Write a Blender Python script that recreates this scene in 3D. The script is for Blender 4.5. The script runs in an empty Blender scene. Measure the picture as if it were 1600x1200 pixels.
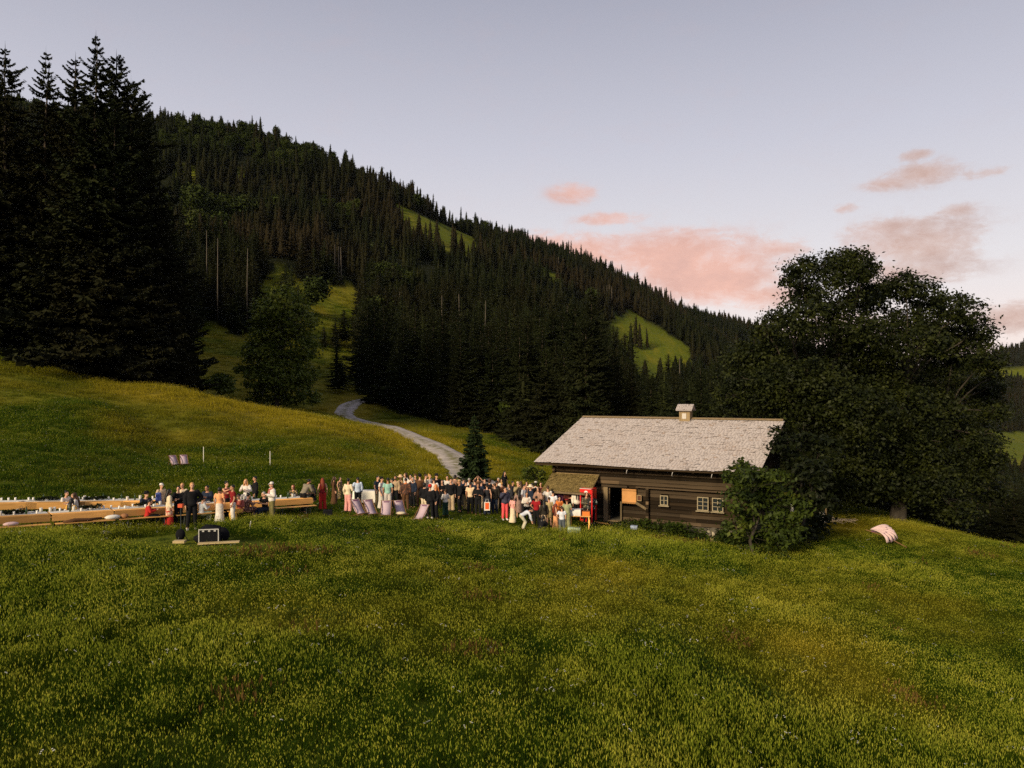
import bpy, bmesh, math, random
import numpy as np
from mathutils import Vector, Matrix, Euler

# ------------------------------------------------------------------ camera
F = 1122.0            # focal length in pixels of the 1600 px wide photograph
VH = 612.0            # row of the horizon
CZ = 7.5              # camera height in scene units (hut floor is about 0)
scene = bpy.context.scene
cam_data = bpy.data.cameras.new("camera")
cam = bpy.data.objects.new("camera", cam_data)
scene.collection.objects.link(cam)
cam.location = (0, 0, CZ)
cam.rotation_euler = (math.radians(90), 0, 0)
cam_data.sensor_width = 36.0
cam_data.lens = 36.0 * F / 1600.0
cam_data.shift_y = (VH - 600.0) / 1600.0
cam_data.clip_start = 0.1
cam_data.clip_end = 20000
scene.camera = cam

# ------------------------------------------------------------------ world
SUN_AZ = math.radians(216)      # clockwise from +Y: behind the camera, to the left
SUN_EL = math.radians(22)
world = bpy.data.worlds.new("World")
scene.world = world
world.use_nodes = True
NT = world.node_tree
NT.nodes.clear()

def nn(nt, kind, **kw):
    n = nt.nodes.new(kind)
    for k, v in kw.items():
        if k.startswith('i_'):
            n.inputs[int(k[2:])].default_value = v
        else:
            setattr(n, k, v)
    return n

def mth(nt, op, a, b=None, c=None, clamp=False):
    n = nt.nodes.new('ShaderNodeMath'); n.operation = op; n.use_clamp = clamp
    for i, x in enumerate((a, b, c)):
        if x is None: continue
        if isinstance(x, (int, float)): n.inputs[i].default_value = x
        else: nt.links.new(x, n.inputs[i])
    return n.outputs[0]

def mixc(nt, fac, a, b, mode='MIX'):
    n = nt.nodes.new('ShaderNodeMix'); n.data_type = 'RGBA'; n.blend_type = mode
    for i, x in ((0, fac), (6, a), (7, b)):
        if isinstance(x, (int, float)): n.inputs[i].default_value = x
        elif isinstance(x, tuple): n.inputs[i].default_value = (*x, 1)
        else: nt.links.new(x, n.inputs[i])
    return n.outputs[2]

def ramp(nt, fac, stops, interp='LINEAR'):
    n = nt.nodes.new('ShaderNodeValToRGB')
    cr = n.color_ramp; cr.interpolation = interp
    while len(cr.elements) < len(stops): cr.elements.new(0.5)
    for e, (p, c) in zip(cr.elements, stops):
        e.position = p
        e.color = (*c, 1) if isinstance(c, tuple) else (c, c, c, 1)
    nt.links.new(fac, n.inputs[0])
    return n.outputs[0]

def noise(nt, vec, scale, detail=4, rough=0.55, dims='3D', dist=0.0):
    n = nt.nodes.new('ShaderNodeTexNoise'); n.noise_dimensions = dims
    n.inputs['Scale'].default_value = scale; n.inputs['Detail'].default_value = detail
    n.inputs['Roughness'].default_value = rough; n.inputs['Distortion'].default_value = dist
    if vec is not None: nt.links.new(vec, n.inputs['Vector'])
    return n.outputs[0]

def build_world():
    nt = NT
    tc = nt.nodes.new('ShaderNodeTexCoord')
    sep = nt.nodes.new('ShaderNodeSeparateXYZ'); nt.links.new(tc.outputs['Generated'], sep.inputs[0])
    x, y, z = sep.outputs
    el = mth(nt, 'ARCSINE', z)
    az = mth(nt, 'ARCTAN2', x, y)
    sky = nt.nodes.new('ShaderNodeTexSky'); sky.sky_type = 'NISHITA'; sky.sun_disc = False
    sky.sun_elevation = SUN_EL; sky.sun_rotation = SUN_AZ
    nish = mixc(nt, 1.0, sky.outputs[0], (0.09, 0.09, 0.09), 'MULTIPLY')
    e01 = mth(nt, 'MULTIPLY_ADD', el, 1.0, 0.0, clamp=True)
    grad = ramp(nt, e01, [(0.0, (0.76, 0.60, 0.55)), (0.07, (0.78, 0.67, 0.64)), (0.16, (0.67, 0.635, 0.65)),
                          (0.32, (0.50, 0.495, 0.56)), (0.5, (0.335, 0.34, 0.41)), (0.9, (0.20, 0.21, 0.27)), (1.0, (0.18, 0.19, 0.25))])
    base = mixc(nt, 0.93, nish, grad)
    # clouds: soft ellipses in (azimuth, elevation) broken up by noise; more of them outside the frame
    comb = nt.nodes.new('ShaderNodeCombineXYZ')
    nt.links.new(mth(nt, 'MULTIPLY', az, 1.0), comb.inputs[0]); nt.links.new(mth(nt, 'MULTIPLY', el, 2.0), comb.inputs[1])
    vec = comb.outputs[0]
    n1 = noise(nt, vec, 11.0, 9, 0.62, '2D', 0.25)
    n2 = noise(nt, vec, 38.0, 6, 0.68, '2D', 0.3)
    def px(u, v, ru, rv):
        a = math.atan((u - 800) / F)
        d = math.hypot(F, u - 800)
        return a, math.atan((VH - v) / d), ru / d * math.cos(a), rv / d
    cl = [px(860, 385, 70, 22) + (1,), px(905, 400, 90, 32) + (1.1,), px(1060, 410, 90, 45) + (1.15,), px(1120, 440, 95, 40) + (1.15,), px(1010, 402, 95, 34) + (1,), px(1115, 420, 115, 48) + (1,), px(1180, 462, 75, 20) + (1,),
          px(1215, 388, 55, 17) + (.8,), px(895, 302, 42, 16) + (.72,), px(955, 342, 55, 11) + (.75,), px(820, 372, 50, 14) + (.7,),
          px(1440, 272, 62, 20) + (.9,), px(1395, 286, 50, 12) + (.8,), px(1545, 270, 50, 10) + (.65,), px(1430, 243, 32, 10) + (.7,),
          px(1430, 385, 110, 44) + (1,), px(1490, 330, 45, 12) + (.7,), px(1400, 355, 90, 16) + (.8,), px(1320, 325, 25, 9) + (.6,),
          px(1580, 495, 70, 26) + (1,), px(1400, 425, 120, 28) + (.9,), px(1330, 520, 110, 30) + (.9,), px(1480, 545, 90, 20) + (.8,)]
    for (aa, ee, ra, re_, s) in ((-1.3, .25, .3, .05, .9), (-1.9, .2, .3, .06, .8), (1.2, .16, .25, .05, .9), (1.75, .28, .3, .06, .8), (2.4, .2, .3, .05, .8), (-2.6, .25, .3, .06, .8)):
        cl.append((aa, ee, ra, re_, s))
    acc = None
    for (a0, e0, ra, re_, s) in cl:
        dx = mth(nt, 'DIVIDE', mth(nt, 'SUBTRACT', az, a0), ra)
        dy = mth(nt, 'DIVIDE', mth(nt, 'SUBTRACT', el, e0), re_)
        r2 = mth(nt, 'ADD', mth(nt, 'MULTIPLY', dx, dx), mth(nt, 'MULTIPLY', dy, dy))
        m = mth(nt, 'MULTIPLY', mth(nt, 'POWER', 2.718, mth(nt, 'MULTIPLY', r2, -0.9)), s)
        acc = m if acc is None else mth(nt, 'SMOOTH_MAX', acc, m, 0.25)
    den = mth(nt, 'ADD', acc, mth(nt, 'MULTIPLY', mth(nt, 'SUBTRACT', n1, 0.5), 1.5))
    den = mth(nt, 'ADD', den, mth(nt, 'MULTIPLY', mth(nt, 'SUBTRACT', n2, 0.5), 0.95))
    mask = ramp(nt, den, [(0.22, 0.0), (0.48, 0.5), (0.9, 1.0)], 'B_SPLINE')
    gate = ramp(nt, acc, [(0.16, 0.0), (0.38, 1.0)])
    mask = mth(nt, 'MULTIPLY', mask, gate)
    # colour: salmon on the left group, greyer to the right
    ccol = ramp(nt, mth(nt, 'MULTIPLY_ADD', az, 1.0, 0.0, clamp=True), [(0.30, (0.76, 0.43, 0.34)), (0.50, (0.56, 0.38, 0.32))])
    shade = ramp(nt, mth(nt, 'ADD', n1, mth(nt, 'MULTIPLY', n2, 0.35)), [(0.5, (1.0, 1.0, 1.0)), (0.85, (0.82, 0.84, 0.88))])
    ccol = mixc(nt, 1.0, ccol, shade, 'MULTIPLY')
    col = mixc(nt, mth(nt, 'MULTIPLY', mask, 0.92), base, ccol)
    bg = nt.nodes.new('ShaderNodeBackground'); nt.links.new(col, bg.inputs[0]); bg.inputs[1].default_value = 1.2
    out = nt.nodes.new('ShaderNodeOutputWorld'); nt.links.new(bg.outputs[0], out.inputs[0])
build_world()
world.cycles.sampling_method = 'MANUAL'
world.cycles.sample_map_resolution = 512

sun_data = bpy.data.lights.new("sun", 'SUN')
sun_data.energy = 4.4
sun_data.angle = math.radians(12)
sun_data.color = (1.0, 0.82, 0.54)
sun = bpy.data.objects.new("sun", sun_data)
scene.collection.objects.link(sun)
sd = Vector((math.sin(SUN_AZ) * math.cos(SUN_EL), math.cos(SUN_AZ) * math.cos(SUN_EL), math.sin(SUN_EL)))
sun.rotation_euler = sd.to_track_quat('Z', 'Y').to_euler()
sun.location = (-40, -40, 60)

scene.view_settings.view_transform = 'Standard'
scene.view_settings.look = 'None'
scene.view_settings.exposure = 0.06
scene.view_settings.gamma = 1.0
scene.view_settings.use_curve_mapping = False
scene.cycles.max_bounces = 5
scene.cycles.sample_clamp_indirect = 1.5
scene.cycles.sample_clamp_direct = 6.0
scene.cycles.diffuse_bounces = 2
scene.cycles.transparent_max_bounces = 8
scene.cycles.use_denoising = False
scene.render.film_transparent = False

# ------------------------------------------------------------------ helpers
rng = np.random.default_rng(7)
random.seed(7)
R = math.radians

def W(u, v, d):
    return ((u - 800.0) / F * d, d, CZ - (v - VH) / F * d)

def proj(p):
    x, y, z = p
    return 800 + x / y * F, VH - (z - CZ) / y * F

class MB:
    """collects faces and builds one mesh"""
    def __init__(s): s.v = []; s.f = []; s.m = []; s.mi = 0
    def box(s, c, size, M=None, taper=None):
        x, y, z = size[0] / 2, size[1] / 2, size[2] / 2
        t = taper or (1, 1)
        b = len(s.v)
        for k, (sx, sy, sz) in enumerate(((-1,-1,-1),(1,-1,-1),(1,1,-1),(-1,1,-1),(-1,-1,1),(1,-1,1),(1,1,1),(-1,1,1))):
            tx, ty = t if sz > 0 else (1, 1)
            p = Vector((sx * x * tx, sy * y * ty, sz * z))
            if M is not None: p = M @ p
            s.v.append((p[0] + c[0], p[1] + c[1], p[2] + c[2]))
        for q in ((0,3,2,1),(4,5,6,7),(0,1,5,4),(1,2,6,5),(2,3,7,6),(3,0,4,7)):
            s.f.append(tuple(b + i for i in q)); s.m.append(s.mi)
        return s
    def ring(s, c, rx, ry, ax, ay, n):
        b = len(s.v)
        for k in range(n):
            a = 2 * math.pi * k / n
            p = c + ax * (math.cos(a) * rx) + ay * (math.sin(a) * ry)
            s.v.append(tuple(p))
        return b
    def skin(s, a, b, n):
        for k in range(n):
            s.f.append((a + k, a + (k + 1) % n, b + (k + 1) % n, b + k)); s.m.append(s.mi)
    def cap(s, a, n, flip=False):
        q = [a + k for k in range(n)]
        s.f.append(tuple(q[::-1] if flip else q)); s.m.append(s.mi)
    def tube(s, pts, rad, n=8, caps=True, flat=1.0):
        pts = [Vector(p) for p in pts]
        if isinstance(rad, (int, float)): rad = [rad] * len(pts)
        prev = None; ref = None
        for i, p in enumerate(pts):
            d = (pts[min(i + 1, len(pts) - 1)] - pts[max(i - 1, 0)])
            d = d.normalized() if d.length > 1e-9 else Vector((0, 0, 1))
            if ref is None:
                ref = Vector((1, 0, 0)) if abs(d.x) < 0.9 else Vector((0, 1, 0))
            ax = (ref - d * ref.dot(d)).normalized(); ay = d.cross(ax); ref = ax
            r = s.ring(p, rad[i], rad[i] * flat, ax, ay, n)
            if prev is not None: s.skin(prev, r, n)
            elif caps: s.cap(r, n, True)
            prev = r
        if caps: s.cap(prev, n)
        return s
    def lathe(s, prof, c=(0, 0, 0), n=12, sx=1, sy=1):
        prev = None; c = Vector(c)
        for i, (r, z) in enumerate(prof):
            b = s.ring(c + Vector((0, 0, z)), max(r, 1e-4) * sx, max(r, 1e-4) * sy, Vector((1, 0, 0)), Vector((0, 1, 0)), n)
            if prev is not None: s.skin(prev, b, n)
            else: s.cap(b, n, True)
            prev = b
        s.cap(prev, n)
        return s
    def ell(s, c, r, nu=12, nv=8, M=None):
        c = Vector(c); prev = None
        M = M or Matrix.Identity(3)
        for j in range(nv + 1):
            t = -math.pi / 2 + math.pi * j / nv
            if j in (0, nv):
                p = c + M @ Vector((0, 0, math.sin(t) * r[2]))
                b = len(s.v); s.v.append(tuple(p))
                if j == nv:
                    for k in range(nu): s.f.append((prev + k, prev + (k + 1) % nu, b)); s.m.append(s.mi)
                first = b
            else:
                b = len(s.v)
                for k in range(nu):
                    a = 2 * math.pi * k / nu
                    p = c + M @ Vector((math.cos(a) * math.cos(t) * r[0], math.sin(a) * math.cos(t) * r[1], math.sin(t) * r[2]))
                    s.v.append(tuple(p))
                if j == 1:
                    for k in range(nu): s.f.append((first, b + (k + 1) % nu, b + k)); s.m.append(s.mi)
                else: s.skin(prev, b, nu)
                prev = b
        return s
    def face(s, *p):
        b = len(s.v); s.v += [tuple(q) for q in p]; s.f.append(tuple(range(b, b + len(p)))); s.m.append(s.mi)
        return s
    def mesh(s, name, mats, smooth=False):
        me = bpy.data.meshes.new(name)
        me.from_pydata(s.v, [], s.f); me.update()
        for m in (mats if isinstance(mats, (list, tuple)) else [mats]): me.materials.append(m)
        me.polygons.foreach_set('material_index', s.m)
        if smooth: me.polygons.foreach_set('use_smooth', [True] * len(me.polygons))
        me.update()
        return me
    def build(s, name, mats, parent=None, smooth=False):
        return link(name, s.mesh(name, mats, smooth), parent)

COL = scene.collection
def link(name, data, parent=None, loc=None, rot=None):
    o = bpy.data.objects.new(name, data); COL.objects.link(o)
    if parent is not None: o.parent = parent
    if loc is not None: o.location = loc
    if rot is not None: o.rotation_euler = rot
    return o

def tag(o, label=None, cat=None, group=None, kind=None):
    if label: o['label'] = label
    if cat: o['category'] = cat
    if group: o['group'] = group
    if kind: o['kind'] = kind
    return o

def thing(name, label, cat, loc=(0, 0, 0), rz=0.0, group=None):
    return tag(link(name, None, None, loc, (0, 0, rz)), label, cat, group)

def copy_tree(o, parent=None):
    c = o.copy(); COL.objects.link(c)
    if parent is not None: c.parent = parent
    for ch in o.children: copy_tree(ch, c)
    return c

_mats = {}
def mat(name, col, rough=0.8, spec=0.2, var=0.0, vscale=3.0, metal=0.0, bump=0.0, bscale=20.0, stretch=None, obj=True):
    if name in _mats: return _mats[name]
    m = bpy.data.materials.new(name); m.use_nodes = True
    nt = m.node_tree; p = nt.nodes['Principled BSDF']
    p.inputs['Roughness'].default_value = rough; p.inputs['Specular IOR Level'].default_value = spec
    p.inputs['Metallic'].default_value = metal
    p.inputs['Base Color'].default_value = (*col, 1)
    if var > 0 or bump > 0:
        tc = nt.nodes.new('ShaderNodeTexCoord')
        v = tc.outputs['Object']
        if stretch:
            mp = nt.nodes.new('ShaderNodeMapping'); mp.inputs['Scale'].default_value = stretch
            nt.links.new(v, mp.inputs[0]); v = mp.outputs[0]
        if var > 0:
            n = noise(nt, v, vscale, 5, 0.6)
            lo = tuple(max(0, c * (1 - var)) for c in col); hi = tuple(min(1, c * (1 + var)) for c in col)
            nt.links.new(ramp(nt, n, [(0.3, lo), (0.7, hi)]), p.inputs['Base Color'])
        if bump > 0:
            b = nt.nodes.new('ShaderNodeBump'); b.inputs['Strength'].default_value = bump; b.inputs['Distance'].default_value = 0.02
            nt.links.new(noise(nt, v, bscale, 4, 0.6), b.inputs['Height']); nt.links.new(b.outputs[0], p.inputs['Normal'])
    _mats[name] = m
    return m

def mat_var(name, cols, rough=0.85, spec=0.15, scale=1.0, trans=0.0, fine=0.0, big=0.0, bigcol=None):
    """colour picked by instance random + world-position noise (real variation of albedo)"""
    if name in _mats: return _mats[name]
    m = bpy.data.materials.new(name); m.use_nodes = True
    nt = m.node_tree; p = nt.nodes['Principled BSDF']
    p.inputs['Roughness'].default_value = rough; p.inputs['Specular IOR Level'].default_value = spec
    geo = nt.nodes.new('ShaderNodeNewGeometry'); oi = nt.nodes.new('ShaderNodeObjectInfo')
    n = noise(nt, geo.outputs['Position'], scale, 4, 0.6)
    f = mth(nt, 'ADD', mth(nt, 'MULTIPLY', n, 0.75), mth(nt, 'MULTIPLY', mth(nt, 'ADD', oi.outputs['Random'], geo.outputs['Random Per Island']), 0.125))
    k = len(cols)
    c = ramp(nt, f, [(0.3 + 0.4 * i / max(1, k - 1), cc) for i, cc in enumerate(cols)])
    if bigcol:
        nb = noise(nt, geo.outputs['Position'], big, 3, 0.5)
        c = mixc(nt, ramp(nt, nb, [(0.45, 0.0), (0.62, 1.0)]), c, bigcol)
    nt.links.new(c, p.inputs['Base Color'])
    if trans > 0:
        tr = nt.nodes.new('ShaderNodeBsdfTranslucent'); nt.links.new(c, tr.inputs[0])
        mx = nt.nodes.new('ShaderNodeMixShader'); mx.inputs[0].default_value = trans
        nt.links.new(p.outputs[0], mx.inputs[1]); nt.links.new(tr.outputs[0], mx.inputs[2])
        nt.links.new(mx.outputs[0], nt.nodes['Material Output'].inputs[0])
    _mats[name] = m
    return m
# ------------------------------------------------------------------ terrain height
# control points (u, d, H) with H = metres below the camera, or v rows via hv
def hv(v, d): return (v - VH) / F * d
CP = []
def cp(u, d, H): CP.append((u, d, H))
def cv(u, d, v): CP.append((u, d, hv(v, d)))
for d, H in ((4, 4.3), (10, 4.1), (20, 4.1), (30, 4.8), (38, 4.4), (50, 2.4), (75, -5), (100, -12), (200, -50), (400, -130), (700, -262), (1500, -330)): cp(-420, d, H)
for d, H in ((3, 4.5), (8.7, 4.5), (13, 4.5), (18, 4.6), (24, 5.0), (29, 5.5), (34, 5.7), (40, 4.7), (50, 3.0), (60, .9), (75, -3.2), (85, -4.4), (100, -6), (150, -14), (250, -58), (400, -130), (700, -262), (1500, -300)): cp(0, d, H)
for d, H in ((9, 4.7), (17, 4.8), (24, 5.15), (29, 5.6), (34, 5.8), (41, 5.7), (50, 5.1), (62, 3.6)): cp(250, d, H)
for d, v in ((66, 655), (76, 606), (84, 602), (98, 610), (115, 606), (150, 560), (230, 500), (300, 430), (420, 320), (560, 207)): cv(250, d, v)
cp(250, 900, -190)
cv(280, 49, 728); cv(150, 60, 640)
for u, d, v in ((565, 119, 660), (545, 127, 653), (536, 134, 645), (541, 142, 637), (556, 150, 628), (590, 160, 622)): cv(u, d, v)
for d, v in ((70, 606), (77, 583), (84, 581), (98, 588), (118, 570)): cv(100, d, v)
for d, v in ((66, 646), (76, 603), (84, 600), (98, 610), (118, 598)): cv(200, d, v)
for d, v in ((68, 655), (76, 625), (84, 619), (98, 630), (118, 622), (140, 605)): cv(320, d, v)
for d, v in ((70, 668), (84, 637), (92, 640), (105, 648), (122, 640), (150, 597), (230, 515), (300, 440), (420, 330), (560, 226)): cv(400, d, v)
cp(400, 900, -170)
cp(420, 10, 4.8); cp(420, 18, 5.0); cp(420, 27, 5.3)
for d, v in ((60, 705), (75, 665), (92, 653), (120, 643), (135, 641), (170, 600), (220, 540), (300, 460), (420, 360), (560, 265)): cv(510, d, v)
for d, v in ((75, 705), (100, 674), (125, 655), (160, 632), (200, 590), (300, 495), (420, 398), (500, 350), (560, 318)): cv(630, d, v)
cp(630, 900, -120)
for u, v, d in ((279, 815, 31), (300, 826, 28), (343, 810, 32), (425, 804, 33), (504, 798, 37), (544, 800, 36.5), (559, 794, 40), (605, 798, 38.5),
                (655, 792, 40), (671, 812, 36), (696, 808, 37.5), (718, 803, 38.5), (746, 808, 38), (789, 815, 37), (823, 826, 36.6), (849, 830, 36.5), (885, 828, 37),
                (917, 818, 39.5), (925, 816, 40), (960, 818, 41)): cv(u, d, v)
for u, H, d in ((746, 7.2, 46), (779, 7.3, 46), (650, 6.85, 44), (595, 6.5, 44), (590, 5.9, 52), (720, 6.9, 58), (690, 6.3, 72)): cp(u, d, H)
for d, H in ((3, 5.0), (9.5, 5.0), (16.2, 5.6), (25, 6.35), (31, 6.75), (34, 7.0)): cp(800, d, H)
for d, v in ((60, 745), (75, 712), (95, 690), (110, 678), (140, 665), (200, 600), (300, 510), (420, 440), (650, 372)): cv(740, d, v)
cp(740, 1100, -120)
for d, v in ((52, 768), (65, 748), (80, 728), (95, 715), (130, 675), (200, 605), (330, 505), (600, 425), (750, 393)): cv(850, d, v)
cp(850, 1300, -120)
for d, H in ((10, 5.3), (17, 5.8), (25, 6.6), (31, 7.12), (34.5, 7.45), (38, 7.58), (45, 7.6), (60, 7.6), (80, 8.2)): cp(1020, d, H)
for d, v in ((110, 690), (170, 660), (300, 602), (420, 580), (500, 556), (650, 487), (950, 455)): cv(1000, d, v)
cp(1000, 1500, -110)
for d, v in ((200, 640), (300, 615), (480, 590), (560, 546), (900, 520), (1100, 497)): cv(1085, d, v)
cp(1085, 1700, -100)
for d, H in ((11.3, 5.9), (18, 6.6), (27, 7.4), (34, 7.88), (40, 8.05), (50, 8.25), (70, 9.5)): cp(1200, d, H)
for d, v in ((110, 700), (200, 660), (500, 610), (900, 560), (1250, 520)): cv(1180, d, v)
cp(1180, 2000, -60)
for d, H in ((12.5, 6.6), (18, 7.15), (26, 7.7), (33, 8.0), (39, 8.2), (45, 8.38), (52, 9.0), (70, 13), (100, 21), (200, 33), (450, 36)): cp(1390, d, H)
for d, v in ((900, 620), (1300, 600)): cv(1390, d, v)
cp(1390, 2200, 10)
for d, H in ((14, 7.35), (20, 7.95), (28, 8.3), (34, 8.42), (38, 8.62), (44, 10), (60, 16), (100, 29), (200, 52), (400, 68)): cp(1600, d, H)
for d, v in ((600, 738), (850, 682), (1000, 665), (1300, 605), (1400, 580), (1600, 548)): cv(1600, d, v)
cp(1600, 2400, -60)
for d, H in ((15, 8.3), (20, 8.9), (30, 9.6), (40, 11.5), (60, 19), (100, 33), (200, 58), (400, 74), (600, 70), (850, 55), (1300, -15), (1600, -110), (2400, -120)): cp(2050, d, H)

_c = np.array(CP, float)
_az = np.arctan((_c[:, 0] - 800) / F); _r = _c[:, 1] / np.cos(_az)
def _warp(az, r):
    return np.stack([az * 1.9, np.log(np.maximum(r, 2.0))], -1)
_P = _warp(_az, _r); _G = -_c[:, 2] / (_r + 20)
def _phi(r2): return np.where(r2 > 1e-12, r2 * np.log(np.maximum(r2, 1e-12)) * 0.5, 0.0)
_K = _phi(((_P[:, None] - _P[None]) ** 2).sum(-1)) + np.eye(len(_P)) * 4e-4
_Q = np.concatenate([np.ones((len(_P), 1)), _P], 1)
_A = np.block([[_K, _Q], [_Q.T, np.zeros((3, 3))]])
_S = np.linalg.solve(_A, np.concatenate([_G, np.zeros(3)]))
AZC = math.radians(52)
def _eval(az, r):
    sh = az.shape; q = _warp(az.ravel(), r.ravel()); out = np.empty(len(q))
    for i in range(0, len(q), 20000):
        b = q[i:i + 20000]
        k = _phi(((b[:, None] - _P[None]) ** 2).sum(-1))
        out[i:i + 20000] = k @ _S[:len(_P)] + _S[-3] + b @ _S[-2:]
    return out.reshape(sh)

def _vnoise(x, y, s, seed):
    x = x / s + seed * 17.3; y = y / s + seed * 9.1
    xi = np.floor(x); yi = np.floor(y); fx = x - xi; fy = y - yi
    fx = fx * fx * (3 - 2 * fx); fy = fy * fy * (3 - 2 * fy)
    def h(a, b):
        t = np.sin(a * 127.1 + b * 311.7 + seed) * 43758.5453
        return t - np.floor(t)
    return (h(xi, yi) * (1 - fx) + h(xi + 1, yi) * fx) * (1 - fy) + (h(xi, yi + 1) * (1 - fx) + h(xi + 1, yi + 1) * fx) * fy

T0X = (-834 / F * 27.2, 27.2, -318 / F * 36.3, 36.3)
def height(x, y):
    x = np.asarray(x, float); y = np.asarray(y, float)
    r = np.hypot(x, y); az = np.arctan2(x, y)
    rr = np.clip(r, 3.0, 2600)
    a = np.clip(az, -AZC, AZC)
    g = _eval(a, rr)
    back = np.clip((np.abs(az) - AZC) / (math.pi - AZC), 0, 1)
    if np.any(back > 0):
        gb = 0.5 * (_eval(np.full_like(rr, AZC), rr) + _eval(np.full_like(rr, -AZC), rr))
        g = g * (1 - back) + gb * back
    z = CZ + g * (rr + 20)
    bumps = (_vnoise(x, y, 7.0, 1) - .5) * .22 + (_vnoise(x, y, 2.3, 2) - .5) * .10
    big = (_vnoise(x, y, 60.0, 3) - .5) * 9 + (_vnoise(x, y, 25.0, 4) - .5) * 3
    w = np.clip((r - 130) / 150, 0, 1)
    zz = z + bumps + big * w
    # levelled strip on which the rows of tables stand
    ax, ay, bx, by = T0X; dx, dy = bx - ax, by - ay; L2 = dx * dx + dy * dy
    t = ((x - ax) * dx + (y - ay) * dy) / L2; nrm_ = ((x - ax) * -dy + (y - ay) * dx) / math.sqrt(L2)
    tgt = CZ - (5.52 + .58 * np.clip(t, -.3, 1.15)) + np.clip(nrm_ - 1.5, 0, 6) * .05
    k = np.clip(1 - np.maximum(0, np.abs(nrm_ - 1.0) - 2.3) / 2.2, 0, 1) * np.clip(1 - np.maximum(0, np.abs(t - .5) - .53) / .25, 0, 1)
    k = k * k * (3 - 2 * k)
    return zz * (1 - k) + (tgt + bumps * .3) * k
def hz(x, y): return float(height(np.array([x]), np.array([y]))[0])
def ground(u, d): 
    x = (u - 800) / F * d
    return Vector((x, d, hz(x, d)))

def in_poly(u, v, poly):
    u = np.asarray(u); v = np.asarray(v); c = np.zeros(u.shape, bool); n = len(poly)
    for i in range(n):
        x1, y1 = poly[i]; x2, y2 = poly[(i + 1) % n]
        t = ((y1 > v) != (y2 > v)) & (u < (x2 - x1) * (v - y1) / (y2 - y1 + 1e-9) + x1)
        c ^= t
    return c

ROAD = [(812, 46), (775, 51), (752, 54), (728, 59), (712, 68), (690, 78), (655, 88), (617, 100), (585, 110), (562, 119), (543, 127), (536, 134), (541, 142), (556, 150), (590, 160), (640, 172)]
RP = [Vector(((u - 800) / F * d, d)) for u, d in ROAD]
_rp = []
for i in range(len(RP) - 1):     # catmull-rom
    p0, p1, p2, p3 = RP[max(i - 1, 0)], RP[i], RP[i + 1], RP[min(i + 2, len(RP) - 1)]
    for k in range(10):
        t = k / 10
        _rp.append(0.5 * ((2 * p1) + (p2 - p0) * t + (2 * p0 - 5 * p1 + 4 * p2 - p3) * t * t + (3 * p1 - p0 - 3 * p2 + p3) * t ** 3))
_rp.append(RP[-1])
RPA = np.array([tuple(p) for p in _rp])
def road_dist(x, y):
    out = np.full(x.shape, 1e9)
    for p in RPA: out = np.minimum(out, np.hypot(x - p[0], y - p[1]))
    return out

def dryness(x, y):
    """0..1, how yellow and dry the sward is: patches of the meadow"""
    yy = np.maximum(y, 1.0); u = 800 + x / yy * F
    n = _vnoise(x, y, 9, 11) * .5 + _vnoise(x, y, 3.2, 12) * .3 + _vnoise(x, y, 1.1, 13) * .2
    dr = (n - .5) * 1.3 + np.interp(yy, [8, 30, 45, 60], [-.06, .04, .16, .26])
    crest = np.exp(-((yy - (78 + (u - 400) * .02)) / 7) ** 2) * np.clip((u - 60) / 200, .25, 1) * (u < 640) * .8
    worn = np.exp(-(((x + 13) / 9) ** 2 + ((y - 31) / 5) ** 2)) * .35
    spot = np.exp(-(((u - 1320) / 45) ** 2 + ((y - 42.5) / 2.2) ** 2)) * 1.0
    track = np.exp(-(road_dist(x, y) - 3) ** 2 / 6) * .5
    far = ((yy > 100) & (yy < 180) & (u > 300) & (u < 560)) * .3
    brown = .55 * np.exp(-(((u - 950) / 90) ** 2 + ((y - 25) / 4) ** 2)) + .5 * np.exp(-(((u - 1290) / 150) ** 2 + ((y - 18) / 4) ** 2)) + .5 * np.exp(-(((u - 190) / 70) ** 2 + ((y - 56) / 6) ** 2))
    lush = .5 * np.exp(-(((u - 1040) / 120) ** 2 + ((y - 32) / 3.5) ** 2)) + .3 * np.exp(-(((u - 130) / 130) ** 2 + ((y - 62) / 7) ** 2))
    dr = np.where(yy > 350, dr - .25, dr)
    return np.clip(dr + crest + worn + spot + track + far + brown * (.4 + n) - lush, 0, 1)

def shade_attr(me, name, vals):
    a = me.attributes.new(name, 'FLOAT', 'POINT'); a.data.foreach_set('value', np.asarray(vals, dtype=np.float32))

# meadow clearings on the mountain, outlined on the ground as seen from the meadow
CLEAR = [([(290, 668), (292, 520), (330, 500), (395, 545), (402, 445), (440, 415), (470, 440), (560, 455), (585, 470), (560, 500), (566, 560), (572, 610), (560, 660)], 95, 340),
         ([(620, 322), (742, 370), (750, 404), (700, 398), (640, 368)], 380, 640),
         ([(950, 505), (985, 485), (1082, 545), (1078, 566), (1050, 620), (985, 620), (945, 570)], 290, 750),
         ([(270, 252), (308, 262), (305, 286), (275, 280)], 300, 600), ([(366, 258), (388, 268), (384, 296), (369, 292)], 300, 600),
         ([(842, 418), (872, 430), (868, 456), (848, 452)], 300, 800), ([(872, 428), (890, 432), (888, 440), (874, 440)], 300, 800),
         ([(900, 640), (915, 612), (980, 668), (900, 690)], 90, 260), ([(1055, 655), (1070, 615), (1130, 625), (1130, 660)], 110, 400),
         ([(1530, 742), (1530, 678), (1900, 660), (1900, 742)], 300, 1000), ([(1530, 592), (1530, 574), (1900, 560), (1900, 590)], 1100, 1500)]
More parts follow.
